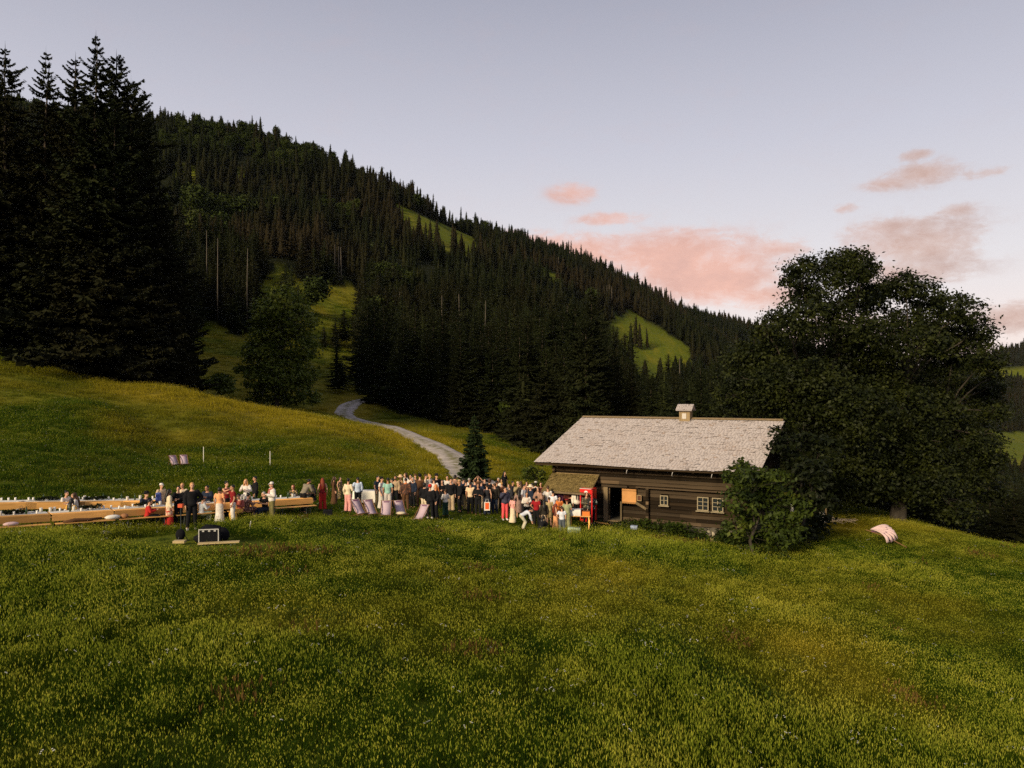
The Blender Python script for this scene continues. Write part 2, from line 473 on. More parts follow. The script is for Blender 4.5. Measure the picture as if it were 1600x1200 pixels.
def forest_ok(x, y, z):
    u = 800 + x / y * F; v = VH - (z - CZ) / y * F
    r = np.hypot(x, y)
    lim = np.interp(u, [-900, 0, 150, 240, 262, 270, 552, 572, 620, 700, 780, 850, 900, 1000, 1150, 1250, 1330, 1480, 1600, 2400],
                       [70, 80, 79, 80, 83, 150, 340, 170, 142, 128, 112, 98, 82, 78, 72, 66, 62, 60, 62, 62])
    ok = y > lim
    for poly, d0, d1 in CLEAR:
        ok &= ~(in_poly(u, v, poly) & (y > d0) & (y < d1))
    ok &= ~((y > 700) & (y < 1000) & (u > 1490) & (_vnoise(x, y, 120, 5) > .6))
    ok &= road_dist(x, y) > 4.5
    return ok

def build_ground():
    a_in = np.radians(np.linspace(-50, 50, 330))
    a_out = np.radians(np.linspace(50, 310, 66)[1:-1])
    az = np.concatenate([a_in, a_out])
    rs = np.concatenate([[1.2], np.geomspace(3, 170, 190), np.geomspace(170, 3000, 100)[1:]])
    A, RR = np.meshgrid(az, rs)
    X = RR * np.sin(A); Y = RR * np.cos(A)
    Z = height(X, Y)
    Z = np.where(RR > 2600, CZ + (Z - CZ) * 1.0 - (RR - 2600) * 0.02, Z)
    na, nr = len(az), len(rs)
    V = np.stack([X.ravel(), Y.ravel(), Z.ravel()], -1)
    V = np.vstack([V, [[0, 0, hz(0.01, 1)]]])
    idx = np.arange(nr * na).reshape(nr, na)
    a = idx[:-1]; b = idx[1:]; a2 = np.roll(a, -1, 1); b2 = np.roll(b, -1, 1)
    faces = np.stack([a.ravel(), b.ravel(), b2.ravel(), a2.ravel()], -1)[:, ::-1].tolist()
    c = nr * na
    faces += [(c, int(idx[0, (k + 1) % na]), int(idx[0, k])) for k in range(na)]
    me = bpy.data.meshes.new('meadow_ground')
    me.from_pydata(V.tolist(), [], faces)
    me.polygons.foreach_set('use_smooth', [True] * len(me.polygons))
    yy = V[:, 1]
    shade_attr(me, 'dry', dryness(V[:, 0], V[:, 1]))
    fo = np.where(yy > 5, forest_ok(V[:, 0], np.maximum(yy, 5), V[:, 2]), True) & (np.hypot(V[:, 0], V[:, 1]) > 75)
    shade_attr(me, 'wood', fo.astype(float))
    m = bpy.data.materials.new('meadow_soil'); m.use_nodes = True
    nt = m.node_tree; p = nt.nodes['Principled BSDF']; p.inputs['Roughness'].default_value = .95; p.inputs['Specular IOR Level'].default_value = .05
    geo = nt.nodes.new('ShaderNodeNewGeometry'); pos = geo.outputs['Position']
    ad = nt.nodes.new('ShaderNodeAttribute'); ad.attribute_name = 'dry'
    aw = nt.nodes.new('ShaderNodeAttribute'); aw.attribute_name = 'wood'
    n1 = noise(nt, pos, .45, 6, .65); n2 = noise(nt, pos, 5.0, 4, .7)
    nn_ = mth(nt, 'ADD', mth(nt, 'MULTIPLY', n1, .6), mth(nt, 'MULTIPLY', n2, .4))
    green = ramp(nt, nn_, [(.35, (.052, .068, .006)), (.5, (.095, .115, .009)), (.65, (.15, .155, .012))])
    dry = ramp(nt, nn_, [(.35, (.13, .11, .012)), (.65, (.32, .235, .022))])
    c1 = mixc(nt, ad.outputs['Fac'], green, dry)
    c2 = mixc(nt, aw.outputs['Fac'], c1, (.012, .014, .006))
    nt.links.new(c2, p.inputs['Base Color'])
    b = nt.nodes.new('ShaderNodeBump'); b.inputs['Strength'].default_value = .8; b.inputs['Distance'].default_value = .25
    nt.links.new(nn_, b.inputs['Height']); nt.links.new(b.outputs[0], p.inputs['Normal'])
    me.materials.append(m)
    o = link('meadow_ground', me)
    tag(o, kind='structure')
build_ground()

def build_road():
    mb = MB(); n = len(RPA)
    t = np.gradient(RPA, axis=0); t /= np.linalg.norm(t, axis=1)[:, None]
    nrm = np.stack([-t[:, 1], t[:, 0]], -1)
    offs = [-1.9, -1.5, -.9, -.35, .35, .9, 1.5, 1.9]
    rows = []
    gq = np.random.default_rng(3); wv = 1.0 + .08 * np.sin(np.arange(n) * .37)
    P = np.stack([RPA + nrm * (o * wv + (gq.normal(0, .16, n) if abs(o) > 1.6 else 0))[:, None] for o in offs], 1)
    Z = height(P[..., 0], P[..., 1]) 
    Zc = Z.mean(1, keepdims=True) * .5 + Z * .5
    lift = np.array([.0, .10, .07, .14, .14, .07, .10, .0])
    Zf = Zc + lift + .04
    Zf[:, 0] -= .15; Zf[:, -1] -= .15
    for i in range(n):
        for j in range(len(offs)): mb.v.append((P[i, j, 0], P[i, j, 1], Zf[i, j]))
    k = len(offs)
    for i in range(n - 1):
        for j in range(k - 1):
            mb.f.append((i * k + j, i * k + j + 1, (i + 1) * k + j + 1, (i + 1) * k + j)); mb.m.append(0)
    me = mb.mesh('gravel_road', mat('gravel', (.47, .41, .36), .95, .05, .25, .8, bump=.5, bscale=6), True)
    shade_attr(me, 'strip', [1.0 if abs(o) < .5 else (.6 if abs(o) > 1.8 else 0.0) for i in range(n) for o in offs])
    nt = _mats['gravel'].node_tree; p = nt.nodes['Principled BSDF']; src = p.inputs['Base Color'].links[0].from_socket
    a = nt.nodes.new('ShaderNodeAttribute'); a.attribute_name = 'strip'; geo = nt.nodes.new('ShaderNodeNewGeometry')
    f = mth(nt, 'MULTIPLY', a.outputs['Fac'], ramp(nt, noise(nt, geo.outputs['Position'], 1.3, 4, .6), [(.42, 0.0), (.6, .8)]))
    nt.links.new(mixc(nt, f, src, (.16, .15, .04)), p.inputs['Base Color'])
    o = link('gravel_road', me)
    # make normals point up
    tag(o, kind='structure')
build_road()
# ------------------------------------------------------------------ fast meshes and scattering
def fast_mesh(name, V, Fq, mats, mi=None, smooth=False):
    """V (n,3); Fq (m,3|4) int"""
    me = bpy.data.meshes.new(name)
    V = np.asarray(V, np.float32); Fq = np.asarray(Fq, np.int32); k = Fq.shape[1]; m = len(Fq)
    me.vertices.add(len(V)); me.vertices.foreach_set('co', V.ravel())
    me.loops.add(m * k); me.loops.foreach_set('vertex_index', Fq.ravel())
    me.polygons.add(m); me.polygons.foreach_set('loop_start', np.arange(0, m * k, k, dtype=np.int32))
    me.polygons.foreach_set('loop_total', np.full(m, k, np.int32))
    for mm in (mats if isinstance(mats, (list, tuple)) else [mats]): me.materials.append(mm)
    if mi is not None: me.polygons.foreach_set('material_index', np.asarray(mi, np.int32))
    if smooth: me.polygons.foreach_set('use_smooth', np.ones(m, bool))
    me.update(calc_edges=True)
    return me

def scatter(name, pts, rot, scl, idx, sources, label=None, attrs=None):
    """one object whose geometry nodes put the source meshes on its points"""
    me = bpy.data.meshes.new(name + '_points')
    me.vertices.add(len(pts)); me.vertices.foreach_set('co', np.asarray(pts, np.float32).ravel())
    def at(n, t, v, key):
        a = me.attributes.new(n, t, 'POINT'); a.data.foreach_set(key, v)
    at('rot', 'FLOAT_VECTOR', np.asarray(rot, np.float32).ravel(), 'vector')
    at('scl', 'FLOAT_VECTOR', np.asarray(scl, np.float32).ravel(), 'vector')
    at('idx', 'INT', np.asarray(idx, np.int32), 'value')
    for k, v in (attrs or {}).items(): at(k, 'FLOAT', np.asarray(v, np.float32), 'value')
    o = link(name, me)
    col = bpy.data.collections.new(name + '_sources')
    for i, s in enumerate(sources):
        so = bpy.data.objects.new('%s_source_%02d' % (name, i), s); col.objects.link(so)
    ng = bpy.data.node_groups.new(name + '_scatter', 'GeometryNodeTree')
    ng.interface.new_socket('Geometry', in_out='INPUT', socket_type='NodeSocketGeometry')
    ng.interface.new_socket('Geometry', in_out='OUTPUT', socket_type='NodeSocketGeometry')
    gi = ng.nodes.new('NodeGroupInput'); go = ng.nodes.new('NodeGroupOutput')
    iop = ng.nodes.new('GeometryNodeInstanceOnPoints'); ci = ng.nodes.new('GeometryNodeCollectionInfo')
    ci.inputs['Collection'].default_value = col; ci.inputs['Separate Children'].default_value = True; ci.inputs['Reset Children'].default_value = True
    def na(n, t):
        x = ng.nodes.new('GeometryNodeInputNamedAttribute'); x.data_type = t; x.inputs[0].default_value = n; return x.outputs[0]
    L = ng.links.new
    L(gi.outputs[0], iop.inputs['Points']); L(ci.outputs[0], iop.inputs['Instance'])
    iop.inputs['Pick Instance'].default_value = True
    L(na('idx', 'INT'), iop.inputs['Instance Index'])
    L(na('rot', 'FLOAT_VECTOR'), iop.inputs['Rotation']); L(na('scl', 'FLOAT_VECTOR'), iop.inputs['Scale'])
    L(iop.outputs[0], go.inputs[0])
    md = o.modifiers.new('scatter', 'NODES'); md.node_group = ng
    tag(o, label, None, None, 'stuff')
    return o

# ------------------------------------------------------------------ conifers
M_NEEDLE = mat_var('spruce_needles', [(.006, .009, .0035), (.013, .017, .006), (.032, .038, .011)], .9, .06, .25, big=.03, bigcol=(.017, .0165, .0065))
M_NEEDLE_FAR = mat_var('far_spruce_needles', [(.004, .006, .0022), (.009, .0115, .004), (.021, .022, .007)], .9, .05, .12, big=.008, bigcol=(.019, .015, .007))
M_BARK = mat('spruce_bark', (.075, .058, .042), .95, .05, .4, 3, bump=.6, bscale=8, stretch=(1, 1, .3))
M_SNAG = mat('bare_grey_trunk', (.11, .092, .07), .95, .05, .3, 2, stretch=(1, 1, .2))

def spruce_crown(seed, H, rad, whorls, nb, nt, base=.08, ragged=.25, power=.8, tw=1.0, core=0.0):
    g = np.random.default_rng(seed)
    V = []; T = []
    nv = 0
    ts = (np.arange(whorls) + g.uniform(-.3, .3, whorls)) / whorls
    ts = base + (1 - base) * np.clip(ts, 0, 1) ** .92
    side_bias = g.uniform(0, 6.28); 
    for t in ts:
        L0 = rad * (1 - (t - base) / (1 - base)) ** power + .02 * rad
        L0 *= min(1.0, .6 + (t - base) * 6)
        k = max(3, int(nb * (.45 + .55 * (1 - t)) + g.uniform(-.5, .5)))
        a = g.uniform(0, 6.28) + np.arange(k) * 6.283 / k + g.normal(0, .25, k)
        for ai in a:
            L = L0 * (1 + g.normal(0, ragged)) * (1 + .12 * math.cos(ai - side_bias))
            L = max(L, .05 * rad)
            dr = -.12 - .42 * (1 - t) + g.normal(0, .08)          # droop
            up = .28 * (1 - t) + .25 * t
            n = max(3, int(nt * (.35 + .65 * L / rad)))
            s = (np.arange(n) + g.uniform(0, 1, n)) / n
            s = .12 + .88 * s
            r = s * L; z = H * t + L * (dr * s + up * s * s * s + (.35 * s if t > .85 else 0))
            d = np.array([math.cos(ai), math.sin(ai), 0]); sd_ = np.array([-math.sin(ai), math.cos(ai), 0])
            P = d[None] * r[:, None]; P[:, 2] = z
            sg = np.where(np.arange(n) % 2 == 0, 1, -1)
            tl = ((.20 + .24 * (1 - s)) * L * g.uniform(.6, 1.3, n) + .012 * H) * tw * (1 + .45 * t * t)
            dirv = d[None] * g.uniform(.3, 1.0, n)[:, None] + sd_[None] * (sg * g.uniform(.4, 1.1, n))[:, None]
            dirv[:, 2] += g.uniform(-.75, -.05, n) 
            dirv /= np.linalg.norm(dirv, axis=1)[:, None]
            tip = P + dirv * tl[:, None]
            wv = np.cross(dirv, g.normal(0, 1, (n, 3))); wv /= np.linalg.norm(wv, axis=1)[:, None]
            w = tl * g.uniform(.16, .3, n)
            mid = P + dirv * (tl * .45)[:, None]
            A = P; B = mid + wv * w[:, None]; C = tip; D = mid - wv * w[:, None]
            V.append(np.stack([A, B, C, D], 1).reshape(-1, 3))
            T.append(np.arange(n * 4).reshape(n, 4) + nv); nv += n * 4
    # leader
    V.append(np.array([[-.12, 0, H * .93], [.12, 0, H * .93], [0, 0, H * 1.02], [0, .08, H * .95]])); T.append(np.array([[0, 1, 2, 3]]) + nv)
    if core:
        V, T = [np.vstack(V)], [np.vstack(T)]; nv = len(V[0]); n = 7; prev = None
        for k, t in enumerate(np.linspace(base + .02, 1.0, 8)):
            r = rad * core * (1 - (t - base) / (1 - base)) ** power * (1 + .25 * (k % 2)) + .12
            a = np.arange(n) * 6.283 / n + k
            V.append(np.stack([r * np.cos(a), r * np.sin(a), np.full(n, t * H)], -1))
            if prev is not None: T.append(np.stack([prev + np.arange(n), prev + (np.arange(n) + 1) % n, nv + (np.arange(n) + 1) % n, nv + np.arange(n)], -1))
            prev = nv; nv += n
    return np.vstack(V), np.vstack(T)

def trunk_mesh(name, H, r0, mats, sides=7, seed=0, bend=.01):
    g = random.Random(seed); mb = MB()
    pts = [(0, 0, -1.0)] + [(g.uniform(-1, 1) * bend * H * t, g.uniform(-1, 1) * bend * H * t, H * t) for t in (0.02, .25, .5, .75, .97)]
    mb.tube(pts, [r0 * 1.25, r0, r0 * .8, r0 * .58, r0 * .33, r0 * .06], sides)
    return mb.mesh(name, mats, True)

SPR_H = 28.0
_q = [spruce_crown(10 + i, SPR_H, (5.6, 4.9, 6.3, 5.2)[i], 66, 9, 96, (.03, .07, .02, .05)[i], .34, (.62, .7, .58, .8)[i], .33) for i in range(4)]
SPR_NEAR = [fast_mesh('spruce_crown_near', v, t, M_NEEDLE) for v, t in _q]
_q = [spruce_crown(30 + i, SPR_H, (4.4, 3.8, 5.0, 4.1, 3.4)[i], 38, 7, 18, (.06, .12, .03, .2, .08)[i], .30, (.7, .8, .65, .75, .9)[i], .7, .2) for i in range(5)]
SPR_MID = [fast_mesh('spruce_crown_mid', v, t, M_NEEDLE) for v, t in _q]
_q = [spruce_crown(50 + i, SPR_H, (5.6, 4.6, 6.2, 4.2)[i], 20, 6, 6, (.05, .14, .03, .1)[i], .34, (.62, .75, .58, .7)[i], 1.0, .55) for i in range(4)]
SPR_FAR = [fast_mesh('spruce_crown_far', v, t, M_NEEDLE_FAR) for v, t in _q]
TRUNK = [trunk_mesh('spruce_trunk', SPR_H, .34, M_BARK, 7, i) for i in range(2)]

# ------------------------------------------------------------------ broadleaf trees
M_LEAF = mat_var('maple_leaves', [(.005, .008, .0018), (.011, .0155, .003), (.036, .043, .007)], .6, .15, .9, trans=.12)
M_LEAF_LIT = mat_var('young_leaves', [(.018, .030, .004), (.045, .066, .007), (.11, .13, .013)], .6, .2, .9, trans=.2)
M_LEAF_FAR = mat_var('far_leaves', [(.018, .028, .005), (.032, .045, .008), (.05, .06, .012)], .8, .1, .08, trans=.1)
M_LEAF_BARK = mat('maple_bark', (.055, .046, .036), .95, .05, .35, 4, bump=.7, bscale=9, stretch=(1, 1, .35))

def leaf_cloud(g, lobes, per_m2, size, flat=.75, clump=.26, holes=0.2):
    V = []; 
    for (c, r) in lobes:
        c = np.array(c, float)
        area = 4 * math.pi * r * r
        ncl = int(14 + area / (clump * clump * 9))
        dirs = g.normal(0, 1, (ncl, 3)); dirs /= np.linalg.norm(dirs, axis=1)[:, None]
        rad = r * g.uniform(.45, 1.06, ncl) ** .6
        cc = c + dirs * rad[:, None] * np.array([1, 1, flat])
        keep = g.uniform(0, 1, ncl) > holes
        cc = cc[keep]; ncl = len(cc)
        n = int(area * per_m2 / max(1, ncl))
        cr = clump * r ** .5 * g.uniform(.7, 1.5, ncl)
        P = (cc[:, None] + g.normal(0, 1, (ncl, n, 3)) * (cr[:, None, None] * np.array([1, 1, .55]))).reshape(-1, 3)
        m = len(P)
        out = np.repeat(dirs[keep], n, 0)
        nrm = out * .6 + g.normal(0, .75, (m, 3)) + np.array([0, 0, .7])
        nrm /= np.linalg.norm(nrm, axis=1)[:, None]
        a = np.cross(nrm, g.normal(0, 1, (m, 3))); a /= np.linalg.norm(a, axis=1)[:, None]
        b = np.cross(nrm, a)
        s = size * g.uniform(.6, 1.3, m)[:, None]
        V.append(np.stack([P - a * s, P - b * s * .55 + nrm * s * .12, P + a * s, P + b * s * .55 + nrm * s * .12], 1).reshape(-1, 3))
    V = np.vstack(V)
    return V, np.arange(len(V)).reshape(-1, 4)

def limbs(mb, g, base, lobes, r0, fork, sub=6):
    """trunk up to the fork, a limb to every lobe, twigs inside it"""
    base = Vector(base); fork = Vector(fork)
    mb.tube([base - Vector((0, 0, .8)), base + Vector((0, 0, .15)), base.lerp(fork, .5) + Vector((g.normal(0, .1), g.normal(0, .1), 0)), fork], [r0 * 1.35, r0 * 1.05, r0 * .88, r0 * .75], 10)
    # five or six main limbs, each carrying the lobes nearest to it
    nm = max(2, min(6, len(lobes) // 4)); cs = [Vector(c) for c, r in lobes]
    heads_ = [fork + (cs[int(i)] - fork) * .48 for i in np.linspace(0, len(cs) - 1, nm)]
    for hq in heads_:
        st = base.lerp(fork, g.uniform(.8, 1.0)); m1 = st.lerp(hq, .45) + Vector((g.normal(0, .2), g.normal(0, .2), (hq - st).length * .12))
        mb.tube([st, m1, hq], [r0 * .5, r0 * .38, r0 * .28], 7)
    for (c, r) in lobes:
        c = Vector(c)
        hq = min(heads_, key=lambda q: (q - c).length); st = hq.lerp(fork, g.uniform(0, .35))
        d = c - st
        m1 = st + d * .35 + Vector((g.normal(0, .25), g.normal(0, .25), d.length * .10))
        m2 = st + d * .7 + Vector((g.normal(0, .25), g.normal(0, .25), d.length * .07))
        rr = r0 * (.10 + .14 * min(1, r / 2.5))
        mb.tube([st, m1, m2, c], [rr, rr * .75, rr * .5, rr * .25], 6)
        for _ in range(sub):
            dv = Vector((g.normal(0, 1), g.normal(0, 1), g.normal(.3, .8))).normalized() * r * g.uniform(.6, .95)
            s0 = m2.lerp(c, g.uniform(0, 1))
            mb.tube([s0, s0.lerp(c + dv, .5) + Vector((0, 0, .1)), c + dv], [rr * .4, rr * .22, .015], 4)

def broadleaf(name, label, d, base_uv, lobes_px, size=.2, per=32, r0=.38, spread=.35, seed=3, leaf=None, cat='tree', group=None, fork=.3, clump=.28, holes=.2, sub=6, base_d=None, flat=.8):
    """lobes given by where they are seen; d the distance of the tree"""
    g = np.random.default_rng(seed)
    b = ground(base_uv[0], base_d or d)
    lob = []
    for q in lobes_px:
        u, v, r = q[:3]
        dd = d + (q[3] if len(q) > 3 else g.normal(0, spread) * 2.2)
        p = Vector(W(u, v, dd)) - b
        lob.append((tuple(p), r / F * dd))
    t = thing(name, label, cat, tuple(b), 0, group)
    cx = sum(p[0][0] for p in lob) / len(lob); cy = sum(p[0][1] for p in lob) / len(lob); top = max(p[0][2] for p in lob)
    mb = MB(); limbs(mb, g, (0, 0, 0), lob, r0, (cx * .3, cy * .3, top * fork), sub)
    mb.build('trunk', M_LEAF_BARK, t, True)
    V, Q = leaf_cloud(g, lob, per, size, flat, clump, holes)
    link('crown', fast_mesh(name + '_crown', V, Q, leaf or M_LEAF), t)
    return t

def build_forest():
    g = np.random.default_rng(99)
    cand = []
    for (y0, y1, sp, xm) in ((56, 140, 5.6, .95), (140, 330, 4.6, .85), (330, 760, 5.2, .8), (760, 1500, 7.5, .8), (1500, 1800, 11, .8)):
        ys = np.arange(y0, y1, sp)
        for y in ys:
            xs = np.arange(-y * xm - 5, y * xm + 5, sp)
            x = xs + g.uniform(-.45, .45, len(xs)) * sp; yy = y + g.uniform(-.45, .45, len(xs)) * sp
            cand.append(np.stack([x, yy], -1))
    P = np.vstack(cand)
    # spruces that stand in the clearings and at their edges, where the photograph has them
    extra = [(428, 236, 17), (415, 242, 12), (455, 235, 24), (490, 262, 21), (448, 262, 19), (507, 226, 8), (538, 240, 13), (524, 236, 10), (462, 228, 19),
             (527, 160, 13), (534, 168, 7), (655, 470, 16), (672, 470, 14), (683, 468, 17),
             (985, 380, 24), (1008, 330, 14), (1030, 340, 18), (1055, 330, 20), (960, 300, 22), (975, 285, 20), (1045, 300, 16), (1000, 520, 20), (1012, 525, 17), (992, 520, 24)]
    ex = np.array([((u - 800) / F * d, d) for u, d, h in extra])
    Z = height(P[:, 0], P[:, 1])
    ok = forest_ok(P[:, 0], P[:, 1], Z) & (_vnoise(P[:, 0], P[:, 1], 18, 8) > .2) & ((P[:, 1] < 330) | (g.uniform(0, 1, len(P)) < .75))
    P = P[ok]; Z = Z[ok]
    hgt = g.normal(23, 4.2, len(P)) * (.72 + .5 * _vnoise(P[:, 0], P[:, 1], 30, 40)) * g.choice([.6, .9, 1, 1.1, 1.25], len(P)) * np.interp(P[:, 1], [60, 125, 150, 300, 420, 700, 1000, 1500], [1.0, 1.0, .90, .66, .56, .60, .68, .75])
    u = 800 + P[:, 0] / P[:, 1] * F
    hgt = np.where((P[:, 1] < 330) & (u > 345), np.minimum(hgt, g.uniform(15, 24, len(P))), hgt)
    hgt = np.where((P[:, 1] < 125) & (u < 335), hgt * 1.22, hgt)
    # heights that give the stand at the left its ragged top
    lt = (P[:, 1] < 140) & (u < 345)
    topv = np.interp(u, [-600, -200, 0, 40, 60, 100, 150, 190, 215, 245, 280, 310, 330, 345], [60, 90, 100, 140, 130, 110, 95, 130, 160, 200, 300, 430, 520, 545])
    hmax = CZ - (topv - VH) / F * P[:, 1] - Z
    hgt = np.where(lt, np.clip(hmax * g.uniform(.55, 1.0, len(P)), 4, 40), hgt)
    # keep the wood behind the hut under the roofline that the photograph shows
    mid = (P[:, 1] < 330) & (u > 935)
    tv = np.interp(u, [548, 560, 585, 610, 640, 700, 760, 820, 900, 960, 1000, 1100, 1150, 1300], [500, 480, 465, 475, 470, 455, 470, 480, 490, 510, 585, 575, 520, 520])
    hm = CZ - (tv - VH) / F * P[:, 1] - Z
    hgt = np.where(mid, np.clip(np.minimum(hgt, hm * g.uniform(.6, 1.1, len(P))), 3.5, 40), hgt)
    low = (P[:, 1] < 330) & (u > 1230)
    hm2 = CZ - (np.interp(u, [1230, 1400, 1540, 1560, 1600, 2400], [560, 700, 765, 755, 765, 790]) - VH) / F * P[:, 1] - Z
    hgt = np.where(low, np.clip(np.minimum(hgt, hm2), 1.5, 40), hgt)
    keep = hgt > 3.4
    P = P[keep]; Z = Z[keep]; hgt = hgt[keep]
    named = [(8, 84, 68), (72, 86, 76), (150, 82, 52), (118, 88, 85), (182, 84, 82), (205, 90, 120), (225, 96, 140), (585, 152, 462), (600, 158, 470)]
    P = np.vstack([P, ex, [((a - 800) / F * d, d) for a, d, v in named]])
    Z = height(P[:, 0], P[:, 1])
    hgt = np.concatenate([hgt, [h for a, b, h in extra], [CZ - (v - VH) / F * d - Z[len(Z) - len(named) + i] for i, (a, d, v) in enumerate(named)]])
    # running skyline from the meadow: which trees can be seen
    W0 = -500; NB = 650
    hor = np.full(NB, 1300.0)
    order = np.argsort(P[:, 1])
    # terrain profile sampled in rings between trees
    ring_d = np.geomspace(60, 1900, 160); ub = W0 + 4 * np.arange(NB) + 2
    RZ = np.stack([VH - (height((ub - 800) / F * d, np.full(NB, d)) - CZ) / d * F for d in ring_d])
    ri = 0; vis = np.zeros(len(P))
    uu = 800 + P[:, 0] / P[:, 1] * F; vt = VH - (Z + hgt - CZ) / P[:, 1] * F; vb = VH - (Z - CZ) / P[:, 1] * F
    hw = np.maximum(2, 2.6 / P[:, 1] * F * hgt / 25)
    for i in order:
        while ri < len(ring_d) and ring_d[ri] < P[i, 1]:
            hor = np.minimum(hor, RZ[ri]); ri += 1
        a = int((uu[i] - hw[i] - W0) // 4); b = int((uu[i] + hw[i] - W0) // 4) + 1
        a = max(a, 0); b = min(b, NB)
        if b <= a: vis[i] = -99; continue
        h = hor[a:b]
        vis[i] = (np.minimum(h.max(), vb[i]) - vt[i]) * hw[i] if h.max() > vt[i] - 60 else -50
        c = int((uu[i] - W0) // 4)
        if 0 <= c < NB:
            m = vt[i] + (vb[i] - vt[i]) * .72
            hor[c] = min(hor[c], m)
            k = max(1, int(hw[i] * .5 // 4))
            hor[max(0, c - k):c + k] = np.minimum(hor[max(0, c - k):c + k], vt[i] + (vb[i] - vt[i]) * .9)
    inframe = (uu > -10) & (uu < 1610) & (vb > 0)
    score = np.where(inframe, vis, -1)
    top = np.argsort(-score)[:300]
    top = [i for i in top if score[i] > 0]
    is_top = np.zeros(len(P), bool); is_top[top] = True
    rest = (~is_top) & (vis > -45 * hw - 1) & (vis != -50)
    # individuals
    protos = {}
    for i in sorted(top, key=lambda k: P[k, 1]):
        d = P[i, 1]; near = (d < 118 and uu[i] < 360)
        zone = ('dark spruce in the tall stand at the left edge of the meadow', 'spruces of the tall stand on the left') if near else \
               ('spruce standing free in the clearing behind the round leafy tree', 'spruces in the hollow clearing') if (uu[i] < 550 and d > 140 and d < 290 and uu[i] > 330) else \
               ('spruce at the lower edge of the wood behind the gravel road', 'spruces along the lower edge of the wood') if (uu[i] < 860 and d < 200) else \
               ('dark spruce in the wood behind the roof of the hut', 'spruces in the wood behind the hut') if (uu[i] < 1200 and d < 260) else \
               ('dark spruce on the slope below the big maples', 'spruces below the big maples') if (uu[i] >= 1200) else \
               ('spruce in the dense wood on the mountainside', 'spruces on the mountainside')
        j = i - (len(P) - len(named))
        if j >= 0:
            zone = (['leftmost of the tall spruces whose tops stand against the sky', 'spruce with a wide ragged top, second from the left against the sky', 'tallest spruce of the left stand, its top highest in the picture',
                     'spruce just left of the tallest one in the left stand', 'spruce with a pointed top just right of the tallest one', 'spruce on the descending right shoulder of the left stand', 'lowest spruce top on the right shoulder of the left stand',
                     'big spruce right of the bend where the gravel road vanishes', 'second big spruce right of the bend of the gravel road'][j], None)
        vi = int(g.integers(0, 4 if near else 5))
        fine = near or d < 190
        lst = SPR_NEAR if fine else SPR_MID
        if fine: vi = vi % 4
        t = thing('spruce_tree', zone[0], 'spruce', (P[i, 0], P[i, 1], Z[i] - .3), g.uniform(0, 6.28), zone[1])
        s = hgt[i] / SPR_H; w = s ** .75 * g.uniform(.85, 1.15) * (.78 if fine and not near else 1)
        if near and uu[i] > 200: w *= .85
        t.scale = (w, w, s)
        link('crown', lst[vi], t); link('trunk', TRUNK[vi % 2], t)
    # the rest: one object
    r = np.where(rest)[0]
    d = P[r, 1]
    isn = (d < 118) & (uu[r] < 400)
    idx = np.where(isn, g.integers(8, 12, len(r)), np.where(d < 330, g.integers(0, 4, len(r)), g.integers(4, 8, len(r))))
    gq = np.random.default_rng(71)
    bl = [((gq.uniform(-2.5, 2.5), gq.uniform(-2.5, 2.5), gq.uniform(8, 20)), gq.uniform(3, 4.6)) for _ in range(7)]
    Vb, Qb = leaf_cloud(gq, bl, 1.6, .85, .9, .5, .1)
    beech = fast_mesh('far_beech_crown', Vb, Qb, M_LEAF_FAR)
    leafy = (d > 250) & (uu[r] < 760) & (_vnoise(P[r, 0], P[r, 1], 55, 77) > .66) & (g.uniform(0, 1, len(r)) < .6)
    idx = np.where(leafy, 12, idx)
    src = SPR_MID[:4] + SPR_FAR + SPR_NEAR + [beech]
    s = hgt[r] / SPR_H; w = s ** .5 * g.uniform(.7, 1.25, len(r)) * np.where(d > 330, .78, 1)
    w = np.where(isn & (uu[r] > 200), w * .85, w)
    pts = np.stack([P[r, 0], P[r, 1], Z[r] - .3], -1)
    rot = np.stack([g.normal(0, .02, len(r)), g.normal(0, .02, len(r)), g.uniform(0, 6.28, len(r))], -1)
    scatter('spruce_forest', pts, rot, np.stack([w, w, s], -1), idx, src, 'dense dark spruce forest covering the mountainside up to the skyline')
    print('forest', len(P), 'individual', len(top), 'rest', len(r))
    # pale bare trunks that stand out of the dark wood
    sn = [(182, 88, 150, 190), (323, 250, 360, 385), (340, 240, 372, 428), (386, 235, 388, 470), (523, 330, 382, 405), (529, 332, 385, 410), (533, 330, 386, 402), (642, 552, 302, 336), (690, 235, 462, 512), (718, 240, 460, 512),
          (838, 215, 545, 600), (852, 220, 545, 588), (952, 600, 444, 472), (948, 600, 446, 470), (956, 600, 448, 474), (943, 600, 448, 468), (881, 420, 476, 490), (886, 420, 478, 492), (891, 420, 480, 494),
          (895, 230, 520, 545), (950, 240, 548, 598), (965, 245, 556, 596), (624, 280, 456, 480), (758, 225, 470, 495), (873, 640, 402, 424), (880, 640, 404, 426), (841, 640, 398, 414), (850, 640, 400, 418), (1062, 300, 560, 600)]
    for k, (u, d, v0, v1) in enumerate(sn):
        h0 = (v1 - VH); x = (u - 800) / F * d; z = hz(x, d)
        zt = CZ - (v0 - VH) / F * d
        zb = min(z, CZ - (v1 - VH) / F * d)
        if zt - z < 3: zt = z + 12
        m = MB(); r0 = .11 + d * .00038
        m.tube([(0, 0, -.5), (0, 0, (zt - z) * .5), (random.uniform(-.3, .3), 0, zt - z)], [r0, r0 * .8, r0 * .4], 6)
        for q in range(4):
            hh = (zt - z) * random.uniform(.5, .95); a = random.uniform(0, 6.28)
            m.tube([(0, 0, hh), (math.cos(a) * .7, math.sin(a) * .7, hh - .1)], [.05, .02], 4)
        o = m.build('bare_trunk', M_SNAG, None, True); o.location = (x, d, z)
